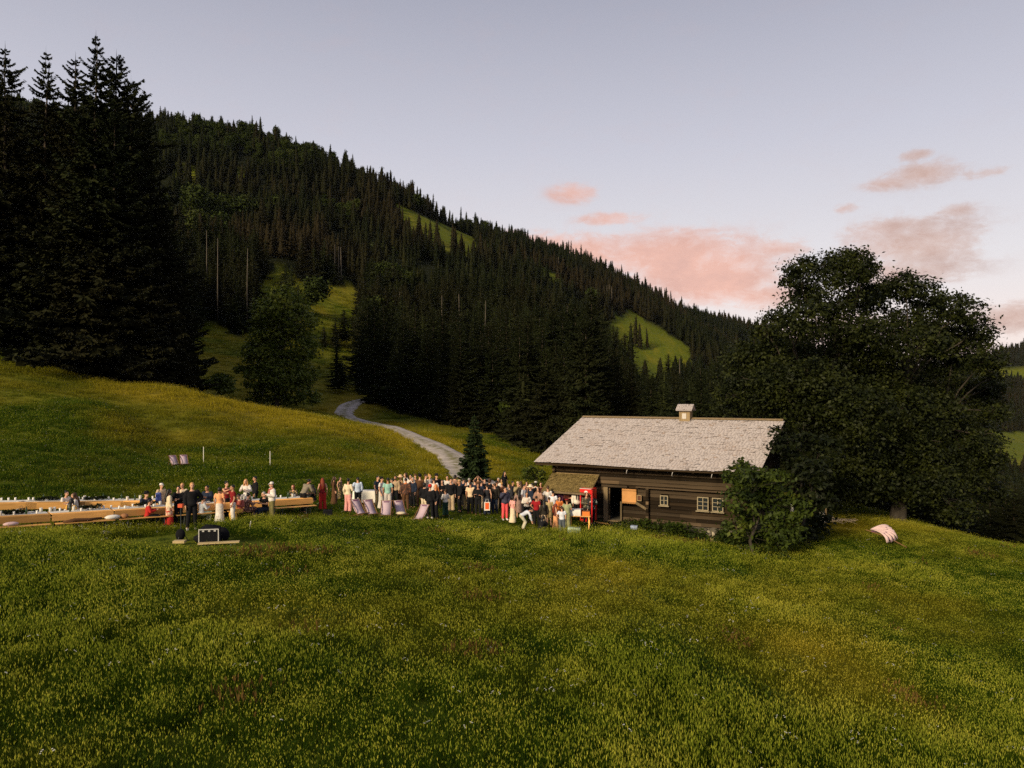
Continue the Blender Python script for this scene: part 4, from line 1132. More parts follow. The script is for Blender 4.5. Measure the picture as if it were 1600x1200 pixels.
def build_hut():
    g = random.Random(4)
    hut = thing('alpine_hut', 'low dark timber hut with a wide pale shingled roof beside the crowd', 'hut', tuple(HO), math.atan2(-.454, .891))
    X0, X1, Y0, Y1 = .75, 11.75, .95, 14.25
    eave, ridge, half = 3.42, 5.80, 7.6
    def roof_z(y): return eave + (ridge - eave) * (1 - abs(y - half) / half)
    # floor and stone foundation, stones one by one along the front and the right end
    MB().box(((X0 + X1) / 2, (Y0 + Y1) / 2, -.65), (X1 - X0 - .3, Y1 - Y0 - .3, 1.9)).build('foundation', M_STONE, hut)
    for side in range(4):
        low = -.35 * (side // 2); side = side % 2
        p = X0 if side == 0 else Y0; end = X1 if side == 0 else Y1
        while p < end:
            w = g.uniform(.3, .6); h = g.uniform(.28, .42)
            mb = MB(); c = (min(p + w / 2, end), Y0 + .02, h / 2 - .1 + low) if side == 0 else (X1 - .02, p + w / 2, h / 2 - .1 + low)
            s = (w * .94, .34, h) if side == 0 else (.34, w * .94, h)
            mb.ell(c, (s[0] * .56, s[1] * .6, s[2] * .62), 8, 5)
            mb.build('stone', M_STONE, hut, True); p += w
    ch = .2
    z0 = .3
    openings = [(4.22, 4.90, .30, 2.15), (4.97, 5.82, 1.27, 2.1), (7.14, 7.58, 1.33, 1.87), (9.14, 9.74, 1.2, 1.92), (9.92, 10.50, 1.2, 1.92)]
    def course(x0, x1, z, y, rotz, matl, proud, ops=()):
        segs = [(x0, x1)]
        for (a, b, c, d) in ops:
            if z + ch / 2 > c + .02 and z - ch / 2 < d - .02:
                ns = []
                for (s, e) in segs:
                    if b <= s or a >= e: ns.append((s, e)); continue
                    if a - s > .08: ns.append((s, a))
                    if e - b > .08: ns.append((b, e))
                segs = ns
        for (s, e) in segs:
            cuts = [s] + ([s + (e - s) * g.uniform(.35, .65)] if e - s > 6 else []) + [e]
            for a, b in zip(cuts[:-1], cuts[1:]):
                mb = log_box(a + .003, b - .003, ch * .97, .16, g)
                o = mb.build('log', matl, hut, False)
                if rotz: o.location = (y, 0, z); o.rotation_euler = (0, 0, R(90))
                else: o.location = (0, y - proud + g.uniform(-.012, .012), z)
    n = 15
    for k in range(n):
        z = z0 + ch / 2 + k * ch
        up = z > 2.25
        pale = up and k % 3 != 0  # paler upper courses: sunlit top edges put into the log colour
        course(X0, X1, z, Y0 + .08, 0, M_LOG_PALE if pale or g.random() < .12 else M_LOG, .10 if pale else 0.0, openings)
        course(X0, X1, z, Y1 - .08, 0, M_LOG, 0)
    kmax = int((ridge - .25 - z0) / ch)
    for k in range(kmax):
        z = z0 + ch / 2 + k * ch
        yy0, yy1 = Y0 + .2, Y1 - .2
        if z + ch / 2 > eave - .1:
            t = (z + ch / 2 + .12 - eave) / (ridge - eave) * half
            yy0, yy1 = max(yy0, t), min(yy1, 2 * half - t)
        if yy1 - yy0 < .4: continue
        for x in (X0 + .08, X1 - .08):
            o = log_box(yy0, yy1, ch * .97, .16, g).build('log', M_LOG, hut)
            o.rotation_euler = (0, 0, R(90)); o.location = (x, 0, z)
    # crossed log heads at the corners and the partition
    for x in (X0 + .1, X1 - .1, 6.44):
        for k in range(0, n, 1):
            z = z0 + ch / 2 + k * ch
            if x == 6.44 and z > 2.2: continue
            MB().box((x, Y0 - .14, z), (.15, .18 + .05 * (k % 2), .17)).build('log_head', M_LOG_PALE if k % 4 == 1 else M_LOG, hut)
    # dark inside
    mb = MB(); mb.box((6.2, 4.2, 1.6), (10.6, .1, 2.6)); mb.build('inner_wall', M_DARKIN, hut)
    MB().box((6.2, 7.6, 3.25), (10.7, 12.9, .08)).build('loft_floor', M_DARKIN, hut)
    # door posts, lintel, sill
    MB().box((4.02, .86, 1.2), (.24, .16, 1.95)).build('door_post', M_POST, hut)
    MB().box((4.93, .84, .82), (.09, .12, 1.1)).build('door_post', M_POST, hut)
    MB().box((4.55, .80, 2.21), (1.5, .16, .12)).build('lintel', M_LOG_PALE, hut)
    MB().box((4.56, .80, .27), (.7, .3, .06)).build('door_sill', M_POST, hut)
    # the plywood shutter with its battens
    sh = MB().box((5.39, .82, 1.69), (.82, .04, .80)).build('shutter', M_BOARD, hut)
    for z in (2.02, 1.35): MB().box((5.39, .785, z), (.80, .03, .07)).build('batten', M_BOARD, sh)
    # loose boards between shutter and post
    o = MB().box((0, 0, 0), (.75, .04, .14)).build('brace_board', M_POST, hut); o.location = (6.12, .76, 1.2); o.rotation_euler = (0, R(28), 0)
    fr = MB()
    for (cx, cz, sx, sz) in ((5.98, 1.78, .26, .04), (5.98, 1.5, .26, .04), (5.87, 1.64, .04, .24), (6.09, 1.64, .04, .24)): fr.box((cx, .78, cz), (sx, .05, sz))
    o = fr.build('small_picture_frame', M_POST, hut)
    MB().box((5.98, .79, 1.64), (.18, .02, .2)).build('picture', mat('brown_picture', (.12, .05, .03), .8), o)
    # long plank under the pale courses
    MB().box((8.4, .74, 2.24), (5.2, .12, .07)).build('ledge_plank', M_LOG_PALE, hut)
    # windows
    for wi, (a, b, c, d) in enumerate(openings[2:]):
        w = MB(); y = .80; t = .05
        for (cx, cz, sx, sz) in (((a + b) / 2, d - t / 2, b - a, t), ((a + b) / 2, c + t / 2, b - a, t), (a + t / 2, (c + d) / 2, t, d - c - 2 * t), (b - t / 2, (c + d) / 2, t, d - c - 2 * t)):
            w.box((cx, y, cz), (sx, .07, sz))
        wo = w.build('window', M_FRAME, hut)
        rows = 2 if wi == 0 else 3
        mid = (a + b) / 2
        MB().box((mid, y - .005, (c + d) / 2), (.04, .05, d - c - 2 * t)).build('mullion', M_FRAME, wo)
        hh = (d - c - 2 * t) / rows
        for r in range(1, rows):
            for s in (0, 1):
                x0 = a + t if s == 0 else mid + .02; x1 = mid - .02 if s == 0 else b - t
                MB().box(((x0 + x1) / 2, y, c + t + r * hh), (x1 - x0, .035, .025)).build('glazing_bar', M_FRAME, wo)
        for r in range(rows):
            for s in (0, 1):
                x0 = a + t if s == 0 else mid + .02; x1 = mid - .02 if s == 0 else b - t
                MB().box(((x0 + x1) / 2, y + .025, c + t + (r + .5) * hh), (x1 - x0, .008, hh - .03)).build('pane', M_PANE, wo)
        MB().box(((a + b) / 2, y - .06, c - .03), (b - a + .12, .14, .04)).build('sill', M_FRAME, wo)
    # rafters and roof boarding
    sl = math.atan2(ridge - eave, half); L = math.hypot(ridge - eave, half)
    for k in range(13):
        x = .35 + k * .97
        for s in (0, 1):
            o = MB().box((0, 0, 0), (.12, L - .15, .16)).build('rafter', M_LOG, hut)
            o.location = (x, half / 2 + .02 if s == 0 else half * 1.5 - .02, (eave + ridge) / 2 - .17); o.rotation_euler = ((sl if s == 0 else -sl), 0, 0)
    roof = MB().box((6.17, half / 2, (eave + ridge) / 2 - .06), (12.33, L, .05), Matrix.Rotation(sl, 3, 'X')).build('roof', M_LOG, hut)
    MB().box((6.17, half * 1.5, (eave + ridge) / 2 - .06), (12.33, L, .05), Matrix.Rotation(-sl, 3, 'X')).build('roof', M_LOG, hut)
    ey = (0, math.cos(sl), math.sin(sl)); en = (0, -math.sin(sl), math.cos(sl))
    V, Q = shingle_field((-.05, -.10, eave - .06), (1, 0, 0), ey, en, 12.5, L + .1, .18, .17, .015, 1, .4)
    # the verge bends out a little towards the ridge at the right end
    f = np.clip(V[:, 0] / 12.4, 0, 1) ** 3; V[:, 0] += f * .35 * np.clip(V[:, 1] / half, 0, 1)
    V[:, 2] += .04 * (1 + np.sin(V[:, 0] * .55 + .6)) * np.clip(1 - V[:, 1] / half, 0, 1)
    V2 = V.copy(); V2[:, 1] = 2 * half - V2[:, 1]
    o = link('shingles', fast_mesh('roof_shingles', V, Q, M_SHING), roof); tag(o, kind='stuff')
    o = link('shingles', fast_mesh('roof_shingles_back', V2, Q[:, ::-1], M_SHING), roof); tag(o, kind='stuff')
    MB().box((6.35, half - .09, ridge + .04), (12.7, .22, .035), Matrix.Rotation(sl, 3, 'X')).build('ridge_board', M_POST, roof)
    MB().box((6.35, half + .11, ridge + .04), (12.7, .22, .035), Matrix.Rotation(-sl, 3, 'X')).build('ridge_board', M_POST, roof)
    MB().box((6.2, -.04, eave - .10), (12.3, .03, .07)).build('eave_board', M_LOG, roof)
    # roof snow hooks seen as pale curls under the eave
    for x in (5.55, 8.05, 10.1):
        mb = MB(); mb.tube([(x, .1, eave - .1), (x - .03, -.02, eave - .22), (x - .07, .02, eave - .36), (x - .02, .1, eave - .42)], .018, 6)
        mb.build('gutter_hook', mat('pale_metal', (.5, .47, .45), .5, .5), hut, True)
    # smoke vent with its own little roof on the ridge
    cx = 6.95; v = MB()
    v.box((cx, half - .12, ridge + .22), (.66, .74, .74)); ven = v.build('chimney', M_POST, hut)
    MB().box((cx - .02, half - .50, ridge + .18), (.26, .02, .34)).build('vent_flap', mat('pale_flap', (.52, .48, .44), .8), ven)
    for s in (-1, 1):
        MB().box((cx, half - .12 + s * .27, ridge + .70), (.98, .72, .04), Matrix.Rotation(-s * R(30), 3, 'X')).build('chimney_roof', M_SHING, ven)
    V, Q = shingle_field((cx - .51, half - .70, ridge + .56), (1, 0, 0), (0, math.cos(R(30)), math.sin(R(30))), (0, -math.sin(R(30)), math.cos(R(30))), 1.02, .72, .13, .1, .01, 5)
    o = link('shingles', fast_mesh('vent_shingles', V, Q, M_SHING), ven); tag(o, kind='stuff')
    # lean-to porch on the left part of the front
    ca = math.atan2(.86, 1.55); Lc = math.hypot(.86, 1.55)
    po = MB().box((2.2, .1, 2.34), (2.9, Lc, .04), Matrix.Rotation(ca, 3, 'X')).build('porch_roof', M_POST, hut)
    V, Q = shingle_field((.74, .1 - 1.55 / 2 - .03, 2.34 - .43), (1, 0, 0), (0, math.cos(ca), math.sin(ca)), (0, -math.sin(ca), math.cos(ca)), 2.92, Lc, .12, .12, .022, 8, .8)
    o = link('shingles', fast_mesh('porch_shingles', V, Q, M_MOSS), po); tag(o, kind='stuff')
    MB().box((2.2, -.72, 1.87), (2.9, .08, .1)).build('porch_beam', M_POST, hut)
    for x in (.85, 3.52): MB().box((x, -.66, .93), (.11, .11, 1.86)).build('porch_post', M_POST, hut)
    for x in (.8, 3.6):
        MB().tube([(x, -.7, 1.88), (x, .85, 2.78)], .05, 6).build('porch_rafter', M_POST, hut)
build_hut()
# ------------------------------------------------------------------ people
def P3(*a): return Vector(a)
POSES = {}
def pose(name, pel=(0, 0, .95), neck=(0, 0, 1.46), head=(0, -.02, 1.62), eL=(.235, .03, 1.15), hL=(.23, -.07, .90), eR=(-.235, .03, 1.15), hR=(-.23, -.07, .90),
         kL=(.10, -.015, .50), aL=(.115, .02, .085), kR=(-.10, -.015, .50), aR=(-.115, .02, .085), toeL=(.02, -1, 0), toeR=(-.02, -1, 0)):
    POSES[name] = dict(pel=P3(*pel), neck=P3(*neck), head=P3(*head), eL=P3(*eL), hL=P3(*hL), eR=P3(*eR), hR=P3(*hR), kL=P3(*kL), aL=P3(*aL), kR=P3(*kR), aR=P3(*aR), toeL=P3(*toeL), toeR=P3(*toeR))
pose('stand')
pose('glass', eR=(-.25, .02, 1.17), hR=(-.14, -.27, 1.26), kL=(.11, -.03, .50))
pose('both', eL=(.25, 0, 1.16), hL=(.07, -.28, 1.20), eR=(-.25, 0, 1.16), hR=(-.07, -.27, 1.17))
pose('folded', eL=(.26, -.05, 1.16), hL=(-.08, -.2, 1.18), eR=(-.26, -.05, 1.16), hR=(.08, -.23, 1.14))
pose('hip', eL=(.33, .06, 1.18), hL=(.19, -.02, 1.02), kR=(-.13, -.03, .5), aR=(-.16, -.03, .085))
pose('walk', kL=(.10, -.16, .52), aL=(.10, -.24, .10), kR=(-.10, .05, .48), aR=(-.10, .34, .15), hL=(.22, .12, .92), hR=(-.22, -.2, .95), eL=(.24, .08, 1.16), eR=(-.24, -.03, 1.16))
pose('reach', eR=(-.27, -.22, 1.34), hR=(-.22, -.46, 1.42), eL=(.25, .03, 1.16))
pose('drink', eR=(-.27, -.12, 1.26), hR=(-.06, -.17, 1.5))
pose('armsup', eR=(-.3, -.05, 1.46), hR=(-.12, -.12, 1.68), eL=(.3, -.05, 1.46), hL=(.12, -.12, 1.68))
pose('sit', pel=(0, .02, .50), neck=(0, -.04, 1.0), head=(0, -.09, 1.155), eL=(.25, -.10, .74), hL=(.13, -.36, .80), eR=(-.25, -.10, .74), hR=(-.13, -.34, .80),
     kL=(.12, -.42, .50), aL=(.12, -.40, .085), kR=(-.12, -.42, .50), aR=(-.12, -.36, .085))
pose('bend', pel=(0, .16, .80), neck=(0, -.26, 1.02), head=(0, -.40, 1.08), eL=(.22, -.32, .78), hL=(.14, -.42, .52), eR=(-.22, -.32, .78), hR=(-.14, -.40, .50),
     kL=(.11, -.08, .46), aL=(.11, .08, .085), kR=(-.11, -.06, .46), aR=(-.11, .08, .085))
pose('lean', pel=(0, .10, .94), neck=(0, -.20, 1.36), head=(0, -.30, 1.48), eL=(.26, -.22, 1.08), hL=(.17, -.46, .92), eR=(-.26, -.22, 1.08), hR=(-.17, -.44, .90), aL=(.11, .06, .085), aR=(-.11, .06, .085))
pose('squat', pel=(0, .14, .34), neck=(0, -.12, .78), head=(0, -.22, .92), eL=(.24, -.26, .56), hL=(.1, -.46, .46), eR=(-.24, -.26, .56), hR=(-.1, -.46, .46),
     kL=(.16, -.32, .46), aL=(.14, -.06, .085), kR=(-.16, -.32, .46), aR=(-.14, -.06, .085))

def bone_frame(a, b, side=Vector((1, 0, 0))):
    z = (b - a).normalized(); x = (side - z * side.dot(z)).normalized(); y = z.cross(x)
    return Matrix((x, y, z)).transposed()

def caps(mb, a, b, r0, r1, n=12):
    mb.tube([a, a.lerp(b, .5), b], [r0, (r0 + r1) / 2 * 1.02, r1], n)
    mb.ell(a, (r0, r0, r0), n, 7); mb.ell(b, (r1, r1, r1), n, 7)

def torso(mb, p, w, o=0.0, lo=-.10, hi=1.0, fem=False, hem=1.0):
    """elliptical rings from hips to neck; o = garment offset; t in units of pelvis->neck"""
    a, b = p['pel'], p['neck']; M = bone_frame(a, b); ax, ay, az = M.col[0], M.col[1], M.col[2]
    prof = [(-.16, .60, .085), (-.06, .93, .112), (.05, 1.0 if fem else .93, .118), (.22, .82 if fem else .88, .102), (.40, .76 if fem else .90, .098), (.58, .86 if fem else .98, .112), (.74, .98 if fem else 1.08, .116), (.87, 1.0 if fem else 1.10, .098), (.95, .62, .078), (1.0, .36, .062), (1.07, .29, .056)]
    base = w * .165; Lt = (b - a).length; prev = None; n = 16
    for t, kx, ky in prof:
        if t < lo - 1e-6 or t > hi + 1e-6: continue
        hx = kx * base + o; hy = ky * w * 1.0 + o
        if t <= .05: hx *= hem; hy *= hem
        r = mb.ring(a + az * (t * Lt), hx, hy, ax, ay, n)
        if prev is None: mb.cap(r, n, True)
        else: mb.skin(prev, r, n)
        prev = r
    mb.cap(prev, n)
    return M

def shoulders(p, w):
    M = bone_frame(p['pel'], p['neck']); ax, az = M.col[0], M.col[2]; ay = M.col[1]
    c = p['neck'] - az * .055
    return c + ax * .175 * w, c - ax * .175 * w, M
def hips(p, w):
    M = bone_frame(p['pel'], p['neck']); ax = M.col[0]; c = p['pel'] - M.col[2] * .02
    return c + ax * .085 * w, c - ax * .085 * w

def body_mb(p, fem):
    w = .92 if fem else 1.0; mb = MB(); k = .88 if fem else 1.0
    torso(mb, p, w, 0, -.16, 1.07, fem)
    sL, sR, M = shoulders(p, w); hL, hR = hips(p, w)
    # neck and head with jaw, nose, ears, brow
    hd = p['head']; nz = (hd - p['neck']).normalized()
    mb.tube([p['neck'] - nz * .04, hd], [.055 * k, .05 * k], 10)
    mb.ell(hd + Vector((0, .008, .03)), (.074, .094, .098), 14, 10)
    mb.ell(hd + Vector((0, -.035, -.03)), (.056, .058, .072), 12, 8)
    mb.tube([hd + Vector((0, -.088, .028)), hd + Vector((0, -.112, -.012)), hd + Vector((0, -.088, -.02))], [.010, .017, .012], 6)
    mb.ell(hd + Vector((0, -.085, -.045)), (.026, .012, .009), 8, 5)
    mb.ell(hd + Vector((0, -.082, .048)), (.055, .014, .01), 8, 5)
    for s in (-1, 1): mb.ell(hd + Vector((s * .076, .012, .005)), (.012, .02, .032), 8, 6)
    for s, sh, e, h in ((1, sL, p['eL'], p['hL']), (-1, sR, p['eR'], p['hR'])):
        mb.ell(sh, (.06 * k, .058 * k, .06 * k), 10, 7)
        caps(mb, sh, e, .050 * k, .040 * k); caps(mb, e, h, .041 * k, .027 * k)
        d = (h - e).normalized(); side = Vector((0, 1, 0)) if abs(d.y) < .7 else Vector((1, 0, 0))
        Mh = bone_frame(h, h + d, side); ax, ay, az = Mh.col[0], Mh.col[1], Mh.col[2]
        mb.ell(h + d * .055, (.041, .018, .052), 10, 7, Mh)
        for f in range(4):
            o = (-.030 + .020 * f); ln = (.072, .082, .078, .060)[f]
            a0 = h + d * .085 + ax * o; a1 = a0 + d * ln * .55 + ay * .006 * s; a2 = a1 + d * ln * .40 + ay * .026 * s
            mb.tube([a0 - d * .01, a1, a2], [.0105, .0095, .008], 6)
        a0 = h + d * .03 - ax * .034; a1 = a0 + d * .035 - ax * .03; a2 = a1 + d * .032 - ax * .004
        mb.tube([a0 + ax * .012, a1, a2], [.013, .012, .009], 6)
    for hp, kn, an, toe in ((hL, p['kL'], p['aL'], p['toeL']), (hR, p['kR'], p['aR'], p['toeR'])):
        caps(mb, hp, kn, .088 * k, .058 * k); caps(mb, kn, an, .058 * k, .040 * k)
        m = kn.lerp(an, .3); mb.ell(m + Vector((0, .018, 0)), (.052 * k, .05 * k, .12), 10, 7)
        foot(mb, an, toe, 0)
    return mb
def foot(mb, an, toe, o):
    t = Vector(toe).normalized()
    mb.tube([an + Vector((0, 0, .02)) - t * .045, an - t * .04 + Vector((0, 0, -.045)), an + t * .06 + Vector((0, 0, -.05)), an + t * .15 + Vector((0, 0, -.062)), an + t * .19 + Vector((0, 0, -.065))],
            [.04 + o, .042 + o, .042 + o, .036 + o, .014 + o], 10, True)

def garment(kind, p, fem):
    w = .92 if fem else 1.0; k = .88 if fem else 1.0; mb = MB()
    sL, sR, M = shoulders(p, w); hL, hR = hips(p, w); az = M.col[2]
    legs = ((hL, p['kL'], p['aL']), (hR, p['kR'], p['aR']))
    arms = ((sL, p['eL'], p['hL']), (sR, p['eR'], p['hR']))
    sitting = (p['kL'] - hL).z > -.25
    if kind in ('shirt', 'tee', 'jacket', 'tank', 'vest'):
        o = .030 if kind == 'jacket' else .017
        torso(mb, p, w, o, -.16 if kind == 'jacket' else -.06, .95, fem, 1.08 if kind == 'jacket' else 1.03)
        if kind in ('shirt', 'jacket', 'tee'):
            for s, e, h in arms:
                e2 = s.lerp(e, .62) if kind == 'tee' else e
                mb.ell(s, (.072 * k + o * .4,) * 3, 10, 7)
                mb.tube([s, s.lerp(e2, .5), e2], [.060 * k + o, .058 * k + o, (.052 if kind != 'tee' else .066) * k + o], 10)
                if kind != 'tee':
                    mb.ell(e, (.05 * k + o,) * 3, 10, 7); mb.tube([e, e.lerp(h, .94)], [.050 * k + o, .036 * k + o], 10)
    elif kind in ('trousers', 'wide', 'shorts'):
        o = .034 if kind == 'wide' else .020
        torso(mb, p, w, .014, -.16, .22, fem)
        for hp, kn, an in legs:
            mb.ell(hp, (.096 * k + .012,) * 3, 12, 8)
            if kind == 'shorts':
                mb.tube([hp, hp.lerp(kn, .92)], [.094 * k + o, .078 * k + o * 1.4], 12)
            else:
                end = kn.lerp(an, .97)
                mb.tube([hp, hp.lerp(kn, .5), kn], [.092 * k + o, .076 * k + o, .062 * k + o], 12)
                mb.ell(kn, (.064 * k + o * .9,) * 3, 10, 7)
                mb.tube([kn, kn.lerp(an, .5), end], [.062 * k + o, (.056 if kind == 'trousers' else .066) * k + o, (.046 if kind == 'trousers' else .078) * k + o], 12)
    elif kind in ('skirt', 'dress', 'midi', 'coat'):
        if kind in ('dress', 'midi'): torso(mb, p, w, .013, -.06, .90, fem)
        if kind == 'coat':
            torso(mb, p, w, .034, -.06, .95, fem)
            for s, e, h in arms:
                mb.ell(s, (.085 * k,) * 3, 10, 7); mb.tube([s, e], [.085 * k, .074 * k], 10); mb.ell(e, (.074 * k,) * 3, 10, 7); mb.tube([e, e.lerp(h, .96)], [.074 * k, .058 * k], 10)
        a = p['pel'] + az * .10; kmid = (p['kL'] + p['kR']) / 2; amid = (p['aL'] + p['aR']) / 2
        n = 18; X = Vector((1, 0, 0)); Y = Vector((0, 1, 0))
        if sitting:
            mb.tube([a, p['pel'] + Vector((0, -.05, .02)), kmid + Vector((0, 0, .01)), kmid + Vector((0, -.04, -.05)), kmid.lerp(amid, .8)], [.15, .19, .19, .19, .2], 14, True, .62)
        else:
            low = {'skirt': .97, 'dress': .97, 'midi': .25, 'coat': .05}[kind]
            pts = [(a, .150, .118), (p['pel'], .19, .15), (p['pel'].lerp(kmid, .5), .195, .165), (kmid, .20, .18)]
            if low > 0: pts.append((kmid.lerp(amid, low), .20 + .06 * low, .18 + .06 * low))
            prev = None
            for c, rx, ry in pts:
                r = mb.ring(c, rx * w, ry * w, X, Y, n)
                if prev is None: mb.cap(r, n, True)
                else: mb.skin(prev, r, n)
                prev = r
            mb.cap(prev, n)
    elif kind == 'shoes':
        for an, toe in ((p['aL'], p['toeL']), (p['aR'], p['toeR'])): foot(mb, an, toe, .010)
    elif kind == 'scarf':
        c = p['neck'] + Vector((0, -.01, -.005))
        mb.tube([c + Vector((math.cos(a) * .078, math.sin(a) * .075, .012 * math.sin(a))) for a in np.linspace(0, 6.28, 14)], .03, 8)
        mb.tube([c + Vector((.05, -.1, 0)), c + Vector((.06, -.155, -.16)), c + Vector((.055, -.15, -.36))], [.03, .032, .03], 8, True, .5)
        mb.tube([c + Vector((-.05, -.1, 0)), c + Vector((-.06, -.155, -.14)), c + Vector((-.06, -.15, -.32))], [.03, .032, .03], 8, True, .5)
    return mb

def hair_mb(kind, p):
    mb = MB(); h = p['head']
    if kind == 'short':
        mb.ell(h + Vector((0, .020, .048)), (.083, .096, .092), 14, 9)
    elif kind == 'bun':
        mb.ell(h + Vector((0, .020, .046)), (.083, .098, .094), 14, 9); mb.ell(h + Vector((0, .075, .13)), (.045, .045, .042), 10, 7)
    elif kind == 'bob':
        mb.ell(h + Vector((0, .026, .035)), (.093, .10, .108), 14, 9); mb.ell(h + Vector((0, .045, -.05)), (.095, .065, .09), 12, 8)
    elif kind == 'long':
        mb.ell(h + Vector((0, .024, .04)), (.090, .10, .105), 14, 9)
        b = h + Vector((0, .075, 0)); n = p['neck']
        mb.tube([b, b.lerp(n, .6) + Vector((0, .09, -.02)), n + Vector((0, .14, -.12)), n + Vector((0, .15, -.30))], [.08, .092, .095, .05], 12, True, .6)
        for s in (-1, 1): mb.tube([h + Vector((s * .075, .0, .04)), h + Vector((s * .085, .0, -.09)), n + Vector((s * .10, -.05, -.10))], [.03, .034, .018], 8)
    elif kind == 'beard':
        mb.ell(h + Vector((0, .020, .048)), (.083, .096, .092), 14, 9); mb.ell(h + Vector((0, -.06, -.07)), (.056, .045, .05), 10, 7)
    return mb
def hat_mb(kind, p):
    mb = MB(); h = p['head'] + Vector((0, .01, .075))
    if kind == 'brim': mb.lathe([(.17, 0), (.175, .008), (.10, .02), (.094, .07), (.08, .105), (.04, .112), (.0, .112)], h, 18)
    elif kind == 'sun': mb.lathe([(.215, -.03), (.218, -.022), (.105, .02), (.096, .08), (.07, .105), (0, .11)], h, 20)
    elif kind == 'cap':
        mb.lathe([(.092, -.02), (.095, .02), (.082, .06), (.05, .08), (0, .085)], h, 14)
        mb.tube([h + Vector((0, -.07, -.008)), h + Vector((0, -.14, -.012)), h + Vector((0, -.17, -.02))], [.06, .062, .03], 10, True, .12)
    elif kind == 'beanie': mb.lathe([(.096, -.05), (.1, -.02), (.096, .03), (.075, .075), (.04, .095), (0, .1)], h + Vector((0, .01, 0)), 14)
    elif kind == 'beret': mb.lathe([(.09, -.02), (.13, .01), (.125, .035), (.06, .055), (0, .06)], h + Vector((.02, .01, 0)), 14)
    return mb

_need = {}
def want(key):
    if key not in _need: _need[key] = None
def make_meshes():
    """remesh every needed body and garment into one closed smooth surface each"""
    tmp = []
    for key in _need:
        typ, pz, fem = key; p = POSES[pz]
        if typ == 'body': mb = body_mb(p, fem); vs = .0125
        elif typ.startswith('hair_'): mb = hair_mb(typ[5:], p); vs = .014
        elif typ.startswith('hat_'): mb = hat_mb(typ[4:], p); vs = None
        else: mb = garment(typ, p, fem); vs = .017
        me = mb.mesh('person_' + typ, [], True)
        o = bpy.data.objects.new('tmp', me); COL.objects.link(o)
        if vs:
            md = o.modifiers.new('r', 'REMESH'); md.mode = 'VOXEL'; md.voxel_size = vs; md.use_smooth_shade = True
            sm = o.modifiers.new('s', 'SMOOTH'); sm.factor = .5; sm.iterations = 2 if typ == 'body' else 4
            if typ in ('shirt', 'jacket', 'tee', 'trousers', 'wide', 'coat', 'dress', 'skirt', 'midi', 'vest', 'tank', 'shorts'):
                dc = o.modifiers.new('d', 'DECIMATE'); dc.ratio = .5
        tmp.append((key, o))
    bpy.context.view_layer.update()
    dg = bpy.context.evaluated_depsgraph_get(); tot = 0
    for key, o in tmp:
        me = bpy.data.meshes.new_from_object(o.evaluated_get(dg)); me.name = 'person_' + key[0]
        me.materials.clear(); me.materials.append(None)
        if key[0] == 'body':
            me.materials.append(EYE)
            h = POSES[key[1]]['head']; mi = [0] * len(me.polygons)
            for s in (-1, 1):
                e = h + Vector((s * .03, -.083, .018))
                for i, f in enumerate(me.polygons):
                    if (f.center - e).length < .0155: mi[i] = 1
            me.polygons.foreach_set('material_index', mi)
        tot += len(me.polygons); _need[key] = me
        bpy.data.objects.remove(o)
    print('person meshes', len(_need), 'polys', tot)

EYE = mat('eye_dark', (.02, .012, .01), .3, .4)
def cloth(c):
    k = 'cloth_%02d_%02d_%02d' % tuple(int(x * 99) for x in c)
    return mat(k, c, .88, .1, .22, 9.0, bump=.35, bscale=22)
def print_cloth(name, c1, c2, sc):
    if name in _mats: return _mats[name]
    m = bpy.data.materials.new(name); m.use_nodes = True; nt = m.node_tree; p = nt.nodes['Principled BSDF']; p.inputs['Roughness'].default_value = .9
    tc = nt.nodes.new('ShaderNodeTexCoord'); v = nt.nodes.new('ShaderNodeTexVoronoi'); v.inputs['Scale'].default_value = sc; nt.links.new(tc.outputs['Object'], v.inputs['Vector'])
    nt.links.new(ramp(nt, v.outputs['Distance'], [(.25, c2), (.4, c1)]), p.inputs['Base Color']); _mats[name] = m; return m
WHITE = (.68, .63, .58); CREAM = (.72, .60, .42); BLACK = (.012, .012, .014); NAVY = (.02, .028, .05); BEIGE = (.58, .44, .28); BROWN = (.10, .05, .025); TAN = (.45, .28, .14)
RED = (.45, .03, .025); BURG = (.22, .018, .02); OLIVE = (.17, .15, .06); SAGE = (.34, .36, .20); PINKRED = (.80, .10, .11); PEACH = (.80, .38, .18); GREYB = (.22, .19, .14); TURQ = (.30, .52, .44); LBLUE = (.50, .58, .72)
DGREEN = (.02, .05, .035); ORANGE = (.75, .22, .05); YELL = (.65, .38, .08); KHAKI = (.35, .27, .14); GREY = (.3, .3, .3); DKGREY = (.05, .05, .055); PALEG = (.55, .58, .35); PINK = (.75, .35, .32)
SKIN = [mat('skin_light', (.62, .34, .22), .55, .3), mat('skin_tan', (.48, .24, .14), .55, .3), mat('skin_brown', (.22, .10, .055), .55, .3)]
HC = {'k': mat('black_hair', (.012, .010, .009), .45, .35), 'b': mat('brown_hair', (.055, .028, .014), .5, .3), 'y': mat('blond_hair', (.50, .27, .09), .5, .3), 'r': mat('red_hair', (.20, .035, .012), .5, .3), 'g': mat('grey_hair', (.35, .32, .3), .5, .3), 'o': mat('ginger_hair', (.6, .2, .05), .5, .3)}
